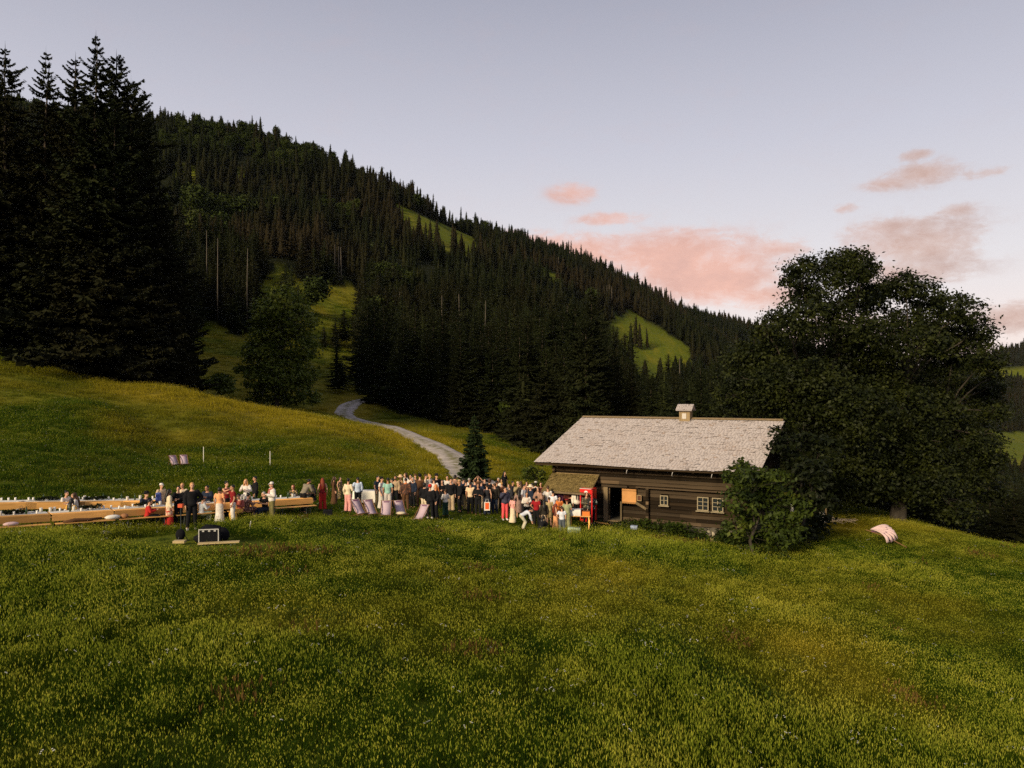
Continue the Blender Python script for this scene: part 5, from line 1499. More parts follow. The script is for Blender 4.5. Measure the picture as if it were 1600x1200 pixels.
PR = {'flower': ('flower_print', (.10, .04, .03), (.62, .40, .30), 16), 'stripe': ('pale_print', (.6, .56, .5), (.30, .27, .24), 24), 'camo': ('camo_print', (.06, .05, .03), (.22, .20, .12), 12),
      'pal': ('palm_print', (.015, .018, .018), (.5, .5, .42), 7), 'tapestry': ('tapestry_print', (.06, .03, .02), (.30, .10, .04), 14), 'lace': ('pale_floral_print', (.34, .22, .18), (.16, .08, .07), 22), 'gold': ('gold_print', (.05, .04, .03), (.45, .30, .08), 14), 'beigep': ('beige_print', (.45, .33, .20), (.25, .14, .08), 18)}
def cm(c): return cloth(c) if isinstance(c, tuple) else print_cloth(*PR[c])

# u, distance, facing degrees (0 = towards the camera, 90 = to the photo's right, 180 = away), pose, female, height, skin, hair, hat, garments, label
FK = dict
PEOPLE = [
 (102, 31.6, 70, 'sit', 1, 1.68, 0, 'kbun', None, [('shirt', WHITE), ('trousers', BEIGE)], 'seated guest in white, dark hair up, facing another across the far table'),
 (119, 31.3, -60, 'sit', 1, 1.70, 0, 'blong', None, [('shirt', WHITE), ('trousers', WHITE)], 'seated guest in a white blouse, long dark hair over one shoulder, left tables'),
 (110, 29.9, 175, 'sit', 1, 1.66, 0, 'klong', None, [('tee', YELL), ('trousers', NAVY)], 'long-haired seated guest in a yellow top, back to the camera'),
 (227, 32.2, 60, 'sit', 0, 1.85, 0, 'kshort', ('brim', BLACK), [('jacket', NAVY), ('tee', WHITE), ('trousers', BLACK)], 'guest in a black brimmed hat and navy jacket at the long table'),
 (231, 30.6, 120, 'sit', 0, 1.62, 0, 'kshort', None, [('shirt', RED), ('trousers', BLACK)], 'seated guest in a bright red top between the two rows of tables'),
 (252, 33.0, 60, 'stand', 0, 1.62, 0, 'kshort', ('cap', WHITE), [('shirt', BEIGE), ('trousers', BEIGE)], 'guest in beige with a white cap and blue bag behind the tables'),
 (264, 31.0, 130, 'stand', 1, 1.62, 0, 'klong', None, [('coat', CREAM), ('skirt', RED)], 'person with long black hair in a cream cardigan over a red skirt'),
 (279, 31.4, 10, 'both', 0, 1.72, 0, 'kshort', None, [('jacket', BLACK), ('trousers', BLACK)], 'person in a black hooded jacket looking down at something in both hands'),
 (286, 34.0, 0, 'sit', 1, 2.0, 0, 'yshort', None, [('tee', CREAM), ('trousers', CREAM)], 'guest in a pale top half hidden behind the black jackets'),
 (300, 28.3, 30, 'hip', 0, 1.87, 0, 'yshort', None, [('jacket', BLACK), ('trousers', BLACK), ('shoes', WHITE)], 'tall blond man-like figure all in black with white shoes beside the black cases'),
 (325, 33.3, -10, 'sit', 0, 2.02, 1, 'kshort', None, [('jacket', NAVY), ('tee', WHITE), ('trousers', WHITE)], 'guest in an open navy jacket and white trousers sitting on the table edge'),
 (315, 32.0, 150, 'sit', 1, 1.2, 0, 'kshort', None, [('shirt', (.5, .52, .55)), ('trousers', PALEG)], 'guest crouched on the bench in a pale grey shirt and pale green trousers'),
 (343, 32.0, 185, 'stand', 1, 1.64, 0, 'kbob', None, [('tee', PEACH), ('skirt', WHITE)], 'person seen from behind in a peach top and a long white skirt'),
 (353.5, 33.5, 60, 'reach', 1, 1.74, 0, 'kbun', None, [('tank', BURG), ('dress', BLACK)], 'dark-haired person in a dark dress reaching out an arm to a friend'),
 (364, 32.0, -60, 'reach', 0, 1.74, 1, 'kshort', None, [('tee', BURG), ('trousers', WHITE)], 'person in a burgundy top and white trousers with an arm round a friend'),
 (375, 32.6, -20, 'sit', 1, 1.85, 0, 'kshort', None, [('shirt', (.35, .09, .07)), ('skirt', YELL)], 'dark-haired seated person with a mustard yellow skirt'),
 (385, 35.0, 0, 'sit', 1, 2.2, 0, 'ylong', None, [('shirt', WHITE), ('trousers', WHITE)], 'long-haired blond guest in a white shirt behind the patterned dress'),
 (399, 36.0, -60, 'glass', 0, 1.78, 1, 'kshort', None, [('jacket', BLACK), ('trousers', BLACK)], 'dark jacketed guest raising a glass at the far side of the table'),
 (386, 33.0, 150, 'sit', 1, 1.75, 0, 'kbun', None, [('dress', 'flower'), ('shirt', 'flower')], 'seated person in a big flower-patterned dress on the front bench'),
 (414, 33.6, -30, 'sit', 0, 1.90, 0, 'gshort', None, [('tee', BLACK), ('trousers', NAVY)], 'bald-looking guest in black sitting on the bench next to the white jacket'),
 (425, 33.2, -50, 'both', 0, 1.78, 0, 'kshort', ('cap', WHITE), [('jacket', WHITE), ('trousers', OLIVE), ('scarf', RED)], 'person in a long white jacket with a red scarf and olive trousers'),
 (459, 37.2, -10, 'sit', 1, 1.75, 0, 'rbob', None, [('shirt', 'gold'), ('trousers', BLACK)], 'guest sitting behind the right end of the long table, facing the camera'),
 (476, 36.0, 150, 'lean', 0, 1.84, 1, 'kshort', None, [('shirt', GREYB), ('trousers', BLACK)], 'man-like figure in a grey-brown shirt bending over the end of the long table'),
 (490, 37.4, -90, 'sit', 1, 1.75, 0, 'klong', None, [('shirt', BLACK), ('dress', BLACK)], 'black-haired guest in black seated at the right end of the bench'),
 (504, 37.0, 200, 'stand', 1, 1.70, 0, 'rlong', None, [('tank', BURG), ('wide', RED)], 'red-haired person in a burgundy top and red trousers, seen from behind'),
 (522, 40.0, 100, 'stand', 1, 1.62, 0, 'blong', None, [('dress', BROWN), ('shirt', BROWN)], 'long-haired person in a long brown dress to the left of the cream sweater'),
 (531, 42.5, 60, 'stand', 1, 1.35, 0, 'kbob', None, [('dress', 'gold')], 'small figure in a yellow-black patterned dress half hidden in the grass'),
 (544, 36.5, 165, 'glass', 1, 1.76, 0, 'kbun', None, [('shirt', CREAM), ('wide', PINK)], 'person in a cream sweater and pale pink trousers with dark hair tied up'),
 (559, 40.0, 200, 'hip', 0, 1.76, 0, 'kshort', None, [('shirt', LBLUE), ('trousers', BLACK)], 'man-like figure in a light blue shirt and black trousers beside the white covered table'),
 (590, 41.2, 60, 'stand', 0, 1.76, 0, 'kshort', None, [('tee', NAVY), ('trousers', KHAKI)], 'person in a navy shirt and khaki trousers left of the pale patterned dress'),
 (596, 39.2, 75, 'hip', 1, 1.78, 0, 'kshort', ('cap', BLACK), [('dress', 'stripe'), ('tee', WHITE)], 'person in a long pale patterned dress and a black cap'),
 (606, 38.3, 190, 'stand', 0, 1.78, 1, 'kshort', None, [('tee', TURQ), ('shorts', (.62, .55, .5)), ('shoes', BLACK)], 'person in a turquoise shirt and pale shorts, seen from behind'),
 (613, 39.6, -80, 'stand', 1, 1.66, 0, 'kbun', None, [('tee', BLACK), ('trousers', BLACK)], 'dark-haired person in black just right of the turquoise shirt'),
 (618, 41.0, -10, 'glass', 0, 1.76, 1, 'kbeard', None, [('shirt', 'beigep'), ('trousers', BLACK)], 'bearded guest in a beige patterned shirt with a drink'),
 (626, 41.3, -60, 'stand', 0, 1.76, 0, 'bshort', ('sun', (.62, .42, .24)), [('shirt', TAN), ('trousers', BROWN)], 'person wearing a round straw hat in the middle group'),
 (634, 38.2, 185, 'stand', 0, 1.76, 0, 'kshort', None, [('jacket', 'tapestry'), ('trousers', BROWN), ('scarf', ORANGE)], 'person in a dark brown patterned jacket with an orange scarf, back to the camera'),
 (642, 41.4, -20, 'stand', 0, 1.80, 0, 'kshort', None, [('shirt', WHITE), ('trousers', NAVY)], 'white-shirted guest behind the brown jacket'),
 (649, 43.4, 20, 'stand', 0, 1.80, 0, 'bshort', ('cap', BROWN), [('tee', BLACK), ('trousers', BLACK)], 'guest in a brown cap at the back of the middle group'),
 (656, 40.2, 170, 'stand', 0, 1.82, 0, 'kshort', ('beanie', BLACK), [('shirt', BROWN), ('trousers', (.07, .04, .025))], 'person in a black wool hat and brown clothes seen from behind'),
 (665, 41.4, 90, 'stand', 0, 1.84, 0, 'bshort', None, [('tee', (.62, .5, .36)), ('trousers', BEIGE)], 'guest in a cream t-shirt turning his face to the right'),
 (663, 37.2, 170, 'stand', 1, 1.66, 0, 'kbob', None, [('jacket', BLACK), ('trousers', CREAM)], 'person in a black jacket and cream trousers beside the right-hand deck chair'),
 (672, 36.2, 170, 'stand', 0, 1.72, 0, 'bshort', ('beanie', (.55, .03, .02)), [('jacket', BLACK), ('trousers', BLACK), ('shoes', WHITE)], 'person in a bright red cap, black jacket and white shoes'),
 (681, 36.3, -60, 'stand', 1, 1.76, 0, 'olong', None, [('jacket', BLACK), ('tee', WHITE), ('wide', BLACK)], 'person with bright ginger hair in a black suit over a white collar'),
 (682, 42.4, 30, 'stand', 0, 1.84, 0, 'kshort', ('brim', BLACK), [('jacket', BLACK), ('trousers', BLACK)], 'figure in a dark brimmed hat behind the ginger-haired person'),
 (691, 39.2, 0, 'both', 1, 1.64, 0, 'klong', None, [('shirt', BLACK), ('trousers', BLACK)], 'dark-haired guest in black facing the camera, left of the beige trousers'),
 (696, 37.3, 215, 'both', 1, 1.42, 0, 'bbun', None, [('shirt', WHITE), ('wide', DGREEN)], 'smaller person in a loose white shirt and dark green trousers'),
 (704.5, 38.6, 10, 'stand', 0, 1.80, 0, 'kshort', None, [('jacket', BLACK), ('wide', BEIGE)], 'man-like figure in a short black jacket and wide beige trousers'),
 (718, 38.6, -70, 'drink', 0, 1.74, 1, 'bshort', ('cap', TAN), [('jacket', BLACK), ('trousers', BLACK)], 'person in a tan cap and black jacket with a bag strap at the hip'),
 (728, 39.4, 150, 'stand', 0, 1.70, 0, 'kshort', None, [('shirt', BLACK), ('trousers', KHAKI)], 'guest in black with khaki trousers left of the cream shirt'),
 (735, 38.4, 170, 'stand', 0, 1.70, 1, 'kshort', None, [('tee', (.74, .55, .36)), ('trousers', BLACK)], 'person in a loose cream shirt and black trousers, seen from behind'),
 (742, 41.0, 200, 'stand', 0, 1.72, 0, 'kshort', None, [('shirt', NAVY), ('trousers', BLACK)], 'dark-haired guest in navy behind the cream shirt'),
 (747, 38.0, 0, 'folded', 0, 1.70, 1, 'bshort', None, [('jacket', BLACK), ('trousers', BLACK)], 'person in a black jacket facing the camera, right of the cream shirt'),
 (747, 46.2, 0, 'armsup', 1, 1.72, 0, 'bbun', None, [('tank', BROWN), ('trousers', BROWN)], 'person far back lifting both hands to the head in front of the small spruce'),
 (757, 44.2, 10, 'drink', 0, 1.72, 0, 'kshort', None, [('shirt', BLACK), ('trousers', BLACK)], 'dark-clothed guest drinking in front of the gravel road'),
 (761, 38.2, 185, 'stand', 1, 1.68, 0, 'kbun', None, [('tank', (.03, .03, .035)), ('wide', NAVY)], 'person in dark clothes carrying an orange and white bag'),
 (773, 38.6, 200, 'stand', 0, 1.72, 0, 'bshort', None, [('jacket', (.03, .026, .02)), ('trousers', NAVY)], 'broad figure in a big black-brown jacket right of the orange bag'),
 (770, 43.5, 0, 'stand', 0, 1.5, 0, 'gshort', None, [('tank', WHITE), ('trousers', OLIVE)], 'guest in olive trousers standing between the dark figures'),
 (779, 45.2, -20, 'drink', 0, 1.80, 0, 'gshort', None, [('shirt', WHITE), ('trousers', GREY)], 'bald-headed guest in a white shirt at the start of the gravel road'),
 (788, 48.5, 40, 'stand', 1, 1.86, 0, 'klong', None, [('tee', BLACK), ('trousers', BLACK)], 'farthest figure of the crowd, black hair and black top against the road'),
 (789, 37.1, 20, 'drink', 0, 1.70, 0, 'bshort', None, [('jacket', (.05, .05, .08)), ('tee', WHITE), ('trousers', PINKRED), ('shoes', WHITE)], 'person in bright pinkish red trousers and a dark patterned jacket'),
 (801, 36.7, 130, 'stand', 1, 1.42, 0, 'kbob', None, [('dress', CREAM), ('tee', PINK)], 'dark-haired person in a long cream dress at the edge of the grass'),
 (809, 41.2, 30, 'drink', 0, 1.74, 0, 'bshort', ('cap', (.55, .38, .26)), [('jacket', KHAKI), ('trousers', BLACK)], 'person in a pale cap and khaki jacket holding a hand to the mouth'),
 (811, 38.6, 185, 'hip', 1, 1.58, 0, 'klong', None, [('midi', 'lace'), ('shirt', 'lace')], 'person with long black hair in a short floral dress, bare legs, back to the camera'),
 (819, 40.2, 60, 'stand', 0, 1.72, 0, 'kshort', None, [('shirt', (.5, .5, .55)), ('trousers', BLACK)], 'guest in a pale grey shirt behind the floral dress'),
 (823, 37.8, 10, 'both', 1, 1.66, 1, 'kshort', None, [('shirt', (.70, .62, .55)), ('trousers', BLACK)], 'person in a loose white sweater, the tallest head in the front right group'),
 (819, 36.0, 100, 'bend', 1, 1.62, 0, 'kshort', None, [('shirt', (.62, .64, .72)), ('trousers', (.52, .48, .36))], 'person in white bending down into the grass at the front of the crowd'),
 (829, 40.2, -60, 'stand', 0, 1.72, 0, 'bshort', ('sun', (.75, .62, .45)), [('shirt', NAVY), ('trousers', BLACK)], 'guest wearing a wide pale sun hat'),
 (838, 37.5, 160, 'hip', 0, 1.58, 1, 'kshort', None, [('tee', (.30, .015, .02)), ('wide', BLACK)], 'person in a dark red top and wide black trousers'),
 (837, 42.2, 150, 'stand', 1, 1.76, 0, 'kbob', ('cap', WHITE), [('tank', WHITE), ('trousers', BLACK)], 'dark-haired guest in a clean white cap near the shrub'),
 (845, 42.2, 0, 'both', 1, 1.74, 0, 'bshort', None, [('tee', (.3, .08, .06)), ('trousers', BROWN)], 'guest in a rust red top behind the white cap'),
 (852, 41.2, 10, 'glass', 1, 1.68, 0, 'bbun', None, [('tank', (.55, .25, .2)), ('wide', (.5, .3, .24))], 'guest in pale pink raising a hand in front of the porch'),
 (850, 36.6, 190, 'stand', 1, 1.55, 0, 'klong', None, [('coat', (.03, .022, .02)), ('skirt', (.62, .46, .30))], 'person with very long dark hair over a pale skirt'),
 (846, 35.4, 150, 'squat', 1, 1.6, 0, 'klong', None, [('coat', (.012, .012, .018)), ('wide', BLACK)], 'dark figure squatting low in the grass in front of the crowd'),
 (858, 37.6, 190, 'stand', 0, 1.56, 0, 'bshort', None, [('tee', (.42, .32, .16)), ('shorts', (.35, .26, .12))], 'person in a tan shirt and shorts seen from behind'),
 (864, 39.2, 170, 'both', 0, 1.66, 0, 'kshort', None, [('tee', (.70, .70, .76)), ('trousers', BLACK)], 'person in a bright white t-shirt below the porch roof'),
 (866, 42.0, 0, 'stand', 1, 1.66, 0, 'kshort', None, [('shirt', BLACK), ('trousers', BLACK)], 'guest in black in the shade of the porch'),
 (868, 36.5, 100, 'both', 1, 1.42, 0, 'rlong', None, [('dress', PEACH), ('tank', (.12, .04, .03))], 'person with long brown hair and a peach orange dress'),
 (873, 40.6, -10, 'stand', 1, 1.68, 0, 'obob', None, [('shirt', (.06, .02, .05)), ('trousers', BLACK)], 'ginger-haired guest in the shade of the porch'),
 (874, 38.6, 10, 'both', 1, 1.45, 0, 'bshort', None, [('coat', ORANGE)], 'person in an orange coat between the white t-shirt and the green shirt'),
 (878, 35.9, 180, 'hip', 0, 1.38, 0, 'bshort', None, [('tee', (.66, .68, .76)), ('wide', (.10, .115, .13))], 'person in grey-blue dungarees over a white t-shirt, seen from behind'),
 (886, 37.0, 180, 'both', 0, 1.60, 1, 'bshort', ('beret', BURG), [('tee', SAGE), ('wide', (.28, .28, .14))], 'person in a sage green shirt and trousers with a red-brown cap'),
 (888, 40.4, 20, 'both', 0, 1.76, 0, 'kshort', None, [('shirt', (.07, .02, .015)), ('trousers', BLACK)], 'person in a dark brown shirt standing at the drinks table'),
 (901, 40.1, 10, 'stand', 0, 1.78, 0, 'kshort', None, [('jacket', (.70, .66, .58)), ('trousers', BLACK), ('scarf', DKGREY)], 'person in a long white jacket with a dark scarf behind the drinks table'),
 (916, 39.2, 20, 'both', 1, 1.72, 0, 'bbob', None, [('jacket', 'camo'), ('trousers', BLACK)], 'person in a camouflage jacket in front of the red fridge'),
 (925, 39.0, 200, 'glass', 0, 1.74, 0, 'kbun', None, [('jacket', 'pal'), ('trousers', BLACK)], 'person in a black jacket with pale leaf patterns at the red fridge'),
]
def fix_words(s): return s.replace('woman-like ', '').replace('man-like ', '')

def build_people():
    for pr in PEOPLE:
        u, d, fac, pz, fem, h, sk, hair, hat, gs, lab = pr
        fem = bool(fem)
        want(('body', pz, fem))
        for k, c in gs: want((k, pz, fem))
        if not any(k == 'shoes' for k, c in gs): want(('shoes', pz, fem))
        want(('hair_' + hair[1:], pz, False))
        if hat: want(('hat_' + hat[0], pz, False))
    make_meshes()
    part_name = dict(shirt='shirt', tee='shirt', jacket='jacket', tank='top', vest='vest', trousers='trousers', wide='trousers', shorts='shorts', skirt='skirt', dress='dress', midi='dress', coat='coat', shoes='shoes', scarf='scarf')
    for pr in PEOPLE:
        u, d, fac, pz, fem, h, sk, hair, hat, gs, lab = pr
        fem = bool(fem); g = ground(u, d)
        z = g.z + SEATLIFT.get(lab[:0], 0)
        s = h / 1.76
        if pz == 'sit': s = min(s, 1.02)
        # seated heights above 1.9 mean sitting higher up (table edge)
        lift = 0.0
        if pz == 'sit' and h > 1.95: lift = (h - 1.76) * .95
        if pz == 'sit' and h < 1.3: s = .9
        t = thing('person', fix_words(lab), 'person', (g.x, g.y, z + lift), R(fac), 'guests of the open-air dinner')
        t.scale = (s * (1.04 if h < 1.5 else 1), s * (1.04 if h < 1.5 else 1), s)
        def add(name, key, m):
            o = link(name, _need[key], t)
            o.material_slots[0].link = 'OBJECT'; o.material_slots[0].material = m
            return o
        add('body', ('body', pz, fem), SKIN[sk])
        for k, c in gs: add(part_name[k], (k, pz, fem), cm(c))
        if not any(k == 'shoes' for k, c in gs): add('shoes', ('shoes', pz, fem), cloth(BLACK if (int(u) % 3) else BROWN))
        add('hair', ('hair_' + hair[1:], pz, False), HC[hair[0]])
        if hat: add('hat', ('hat_' + hat[0], pz, False), cm(hat[1]))
SEATLIFT = {}
def crowd_fill():
    """more guests of the dense middle and right part of the crowd"""
    g = random.Random(21)
    tops = [('jacket', BLACK), ('shirt', NAVY), ('tee', WHITE), ('shirt', (.07, .03, .02)), ('shirt', CREAM), ('jacket', DKGREY), ('tee', BLACK), ('shirt', (.35, .2, .14)), ('tee', KHAKI)]
    wordt = ['a black jacket', 'a navy shirt', 'a white t-shirt', 'a dark brown shirt', 'a cream shirt', 'a dark grey jacket', 'a black t-shirt', 'a tan shirt', 'a khaki t-shirt']
    spots = [(634, 43.4, 'behind the straw hat'), (671, 43.5, 'behind the red cap'), (699, 42.6, 'behind the beige trousers'), (711, 44.0, 'far back, right of the beige trousers'), (724, 42.2, 'behind the tan cap'), (733, 44.5, 'in front of the small spruce'),
             (752, 41.2, 'behind the orange bag'), (765, 41.6, 'between the orange bag and the gravel road'), (776, 41.2, 'left of the pinkish red trousers'), (784, 42.2, 'behind the pinkish red trousers'), (796, 40.2, 'right of the pinkish red trousers'), (801, 43.5, 'behind the long cream dress'),
             (814, 43.2, 'behind the khaki jacket'), (823, 42.8, 'behind the wide sun hat'), (832, 41.4, 'right of the wide sun hat'), (841, 39.6, 'behind the dark red top'), (856, 40.0, 'behind the very long dark hair'), (861, 43.4, 'under the left end of the porch roof'),
             (879, 42.2, 'deep under the porch roof'), (893, 41.6, 'behind the drinks table under the porch'), (645, 39.4, 'right of the dark patterned jacket'), (678, 39.0, 'between the red cap and the ginger hair')]
    for (u, d, w) in spots:
        i = g.randrange(len(tops)); hc = g.choice('kkbbyg'); hs = g.choice(['short', 'short', 'bob', 'long', 'bun'])
        PEOPLE.append((u, d, g.choice([0, 20, -30, 60, -60, 160, 190, 120]), g.choice(['stand', 'glass', 'drink', 'hip', 'folded']), g.random() < .45, g.uniform(1.62, 1.82), g.choice([0, 0, 1]), hc + hs, None,
                       [tops[i], ('trousers', g.choice([BLACK, BLACK, NAVY, BROWN, BEIGE]))], 'guest in %s %s' % (wordt[i], w)))
crowd_fill()
build_people()
# ------------------------------------------------------------------ tables, chairs and small things
M_PINE = wood('orange_pine', (.78, .43, .14), .15, .15, (1, 6, 6), 1.5)
M_STEEL = mat('dark_steel', (.03, .035, .035), .5, .4)
M_PAPER = mat('white_paper', (.78, .74, .66), .9, .1)
M_CERAM = mat('white_ceramic', (.80, .77, .72), .35, .4)
M_GLASSG = mat('green_bottle_glass', (.02, .05, .02), .15, .5)
M_CANVAS = mat('lilac_canvas', (.50, .38, .43), .9, .1, .08, 6)
M_CHWOOD = mat('chair_wood', (.20, .10, .045), .7, .2)

T0 = Vector(((-34 - 800) / F * 27.2, 27.2)); T1 = Vector(((482 - 800) / F * 36.3, 36.3))
TD = (T1 - T0).normalized(); TN = Vector((-TD.y, TD.x))       # TN points away from the camera
def tpos(s, n=0.0): p = T0 + TD * s + TN * n; return p

def make_table(L, Wd, lab, cat='table'):
    t = thing('trestle_table', lab, cat)
    nb = 3
    for k in range(nb): MB().box((0, -Wd / 2 + Wd / nb * (k + .5), .755), (L, Wd / nb - .006, .03)).build('table_board', M_PINE, t)
    for sx in (-1, 1):
        for sy in (-1, 1): MB().tube([(sx * (L / 2 - .25), sy * (Wd / 2 - .1), 0), (sx * (L / 2 - .3), sy * (Wd / 2 - .16), .735)], .022, 6).build('leg', M_STEEL, t)
        MB().tube([(sx * (L / 2 - .27), -Wd / 2 + .12, .3), (sx * (L / 2 - .27), Wd / 2 - .12, .3)], .015, 6).build('crossbar', M_STEEL, t)
    MB().box((0, Wd * .18, .7735), (L * .99, .58, .004)).build('paper_runner', M_PAPER, t)
    MB().box((0, -Wd / 2 - .012, .63), (L, .022, .265)).build('apron_board', M_PINE, t)
    return t
def make_bench(L, lab):
    t = thing('bench', lab, 'bench')
    MB().box((0, 0, .455), (L, .27, .028)).build('seat', M_PINE, t)
    for sx in (-1, 1):
        for sy in (-1, 1): MB().tube([(sx * (L / 2 - .3), sy * .11, 0), (sx * (L / 2 - .34), sy * .08, .44)], .02, 6).build('leg', M_STEEL, t)
    return t
def lean_to_slope(o, c, L, ang):
    z0 = hz(*(c - TD * L / 2)); z1 = hz(*(c + TD * L / 2))
    o.location = (c.x, c.y, (z0 + z1) / 2 + .01); o.rotation_euler = (0, -math.atan2(z1 - z0, L), ang)
TA = math.atan2(TD.y, TD.x)
total = (T1 - T0).length
NT_ = 6; TL = 2.18
SURF = []
def build_tables():
    ord_ = ['at the left edge of the photo', 'second from the left', 'third from the left', 'behind the cream cardigan', 'where the guests in white sit', 'the last on the right']
    proto = make_table(TL, .95, 'x')
    pb = make_bench(TL - .1, 'x')
    for k in range(NT_):
        t = proto if k == 0 else copy_tree(proto)
        t['label'] = 'pine table of the long front row, ' + ord_[k]; t['group'] = 'pine tables of the front row'
        c = tpos((k + .5) * total / NT_); lean_to_slope(t, c, TL, TA); t.rotation_euler.z = TA + R(random.uniform(-.6, .6)); SURF.append((c, t.location.z + .775, k))
    for k in range(NT_):
        for sd in (-1, 1):
            b = pb if (k == 0 and sd == -1) else copy_tree(pb)
            b['label'] = 'pine bench, %s side of the front row, %s' % ('near' if sd < 0 else 'far', ord_[k]); b['group'] = 'pine benches of the front row'
            c = tpos((k + .5) * total / NT_, sd * .90); lean_to_slope(b, c, TL, TA)
    # second row behind
    A = Vector(((-30 - 800) / F * 30.2, 30.2)); B = Vector(((262 - 800) / F * 33.6, 33.6))
    D = (B - A).normalized(); n2 = 4; tot2 = (B - A).length; a2 = math.atan2(D.y, D.x)
    ord2 = ['at the left edge of the photo', 'behind the seated guests', 'with the dark bouquet on it', 'the right-hand one']
    for k in range(n2):
        t = copy_tree(proto); t['label'] = 'pine table of the second row behind, ' + ord2[k]; t['group'] = 'pine tables of the second row'
        c = A + D * ((k + .5) * tot2 / n2); z0 = hz(*(c - D)); z1 = hz(*(c + D))
        t.location = (c.x, c.y, (z0 + z1) / 2 + .01); t.rotation_euler = (0, -math.atan2(z1 - z0, 2), a2); SURF.append((c, t.location.z + .775, 10 + k))
        b = copy_tree(pb); b['label'] = 'narrow pine bench along the second row, ' + ord2[k]; b['group'] = 'pine benches of the second row'
        nn2 = Vector((-D.y, D.x)); c2 = c + nn2 * .85; b.location = (c2.x, c2.y, hz(*c2) + .01); b.rotation_euler = (0, 0, a2)
    return D, a2
D2, A2 = build_tables()

def build_tableware():
    g = random.Random(8)
    cup = MB().lathe([(.028, 0), (.036, .02), (.042, .12), (.038, .12), (.026, .02)], n=10).mesh('cup', M_CERAM, True)
    cand = MB().lathe([(.05, 0), (.055, .01), (.055, .17), (.05, .17), (.045, .02)], n=12).mesh('lantern', mat('frosted_glass', (.62, .58, .50), .4, .3), True)
    bot = MB().lathe([(.036, 0), (.038, .02), (.038, .17), (.015, .22), (.013, .29), (.015, .3)], n=10).mesh('bottle', M_GLASSG, True)
    plate = MB().lathe([(.05, 0), (.11, .012), (.135, .02), (.13, .024), (.05, .008)], n=16).mesh('plate', M_CERAM, True)
    for (c, z, k) in SURF:
        d = TD if k < 10 else D2; nrm = Vector((-d.y, d.x))
        row = 'front' if k < 10 else 'second'
        for q in range(11 if k < 10 else 9):
            s = -TL / 2 + TL * (q + .5 + g.uniform(-.25, .25)) / (11 if k < 10 else 9); w = g.choice((.38, .34, .30, -.05))
            p = c + d * s + nrm * w; zz = z + s * (hz(*(c + d)) - hz(*(c - d))) / 2 + .003
            r = g.random()
            if r < .45: me, nm, lb, ct = cup, 'cup', 'small white paper cup standing on the %s row of tables' % row, 'cup'
            elif r < .72: me, nm, lb, ct = cand, 'candle_jar', 'pale candle jar standing on the %s row of tables' % row, 'candle jar'
            elif r < .85: me, nm, lb, ct = bot, 'bottle', 'dark green bottle standing on the %s row of tables' % row, 'bottle'
            else: me, nm, lb, ct = plate, 'plate', 'white plate lying on the %s row of tables' % row, 'plate'
            o = link(nm, me, None, (p.x, p.y, zz)); tag(o, lb, ct, lb.split(' standing')[0].split(' lying')[0] + 's on the %s row' % row)
        if k in (0, 1, 2, 12, 11):
            p = c + d * g.uniform(-.5, .5) + nrm * .12
            gg = np.random.default_rng(200 + k)
            lobes = [((q * .16 - .3, gg.uniform(-.05, .05), .10 + gg.uniform(-.02, .05)), .11) for q in range(5)]
            V, Q = leaf_cloud(gg, lobes, 900, .035, .6, .09, .1)
            t = thing('table_bouquet', {0: 'dark leafy bouquet beside the small lantern at the left end of the front row', 1: 'dark leafy garland with red fruit in front of the yellow top', 2: 'dark leafy bouquet on the front row near the red top',
                                        12: 'dark leafy bouquet on the second row of tables', 11: 'dark bouquet on the second row beside the seated guests'}[k], 'bouquet', (p.x, p.y, z), math.atan2(d.y, d.x), 'leafy table bouquets')
            link('foliage', fast_mesh('bouquet_leaves', V, Q, M_LEAF), t)
            MB().lathe([(.05, 0), (.07, .03), (.06, .09)], n=10).build('vase', M_CERAM, t, True)
    c, z, k = SURF[0]; p = c + TD * .25 + TN * .1
    t = thing('lantern', 'small black metal lantern with a handle on the left front table', 'lantern', (p.x, p.y, z + .003))
    m = MB()
    for a in range(4): m.box((.06 * (1 if a % 2 else -1), .06 * (1 if a > 1 else -1), .1), (.01, .01, .18))
    m.box((0, 0, .006), (.14, .14, .012)); m.box((0, 0, .195), (.14, .14, .012)); m.build('frame', M_STEEL, t)
    MB().tube([(-.05, 0, .2), (-.05, 0, .27), (0, 0, .31), (.05, 0, .27), (.05, 0, .2)], .006, 5).build('handle', M_STEEL, t)
    MB().lathe([(.025, 0), (.025, .09), (0, .09)], (0, 0, .013), 8).build('candle', M_PAPER, t)
build_tableware()

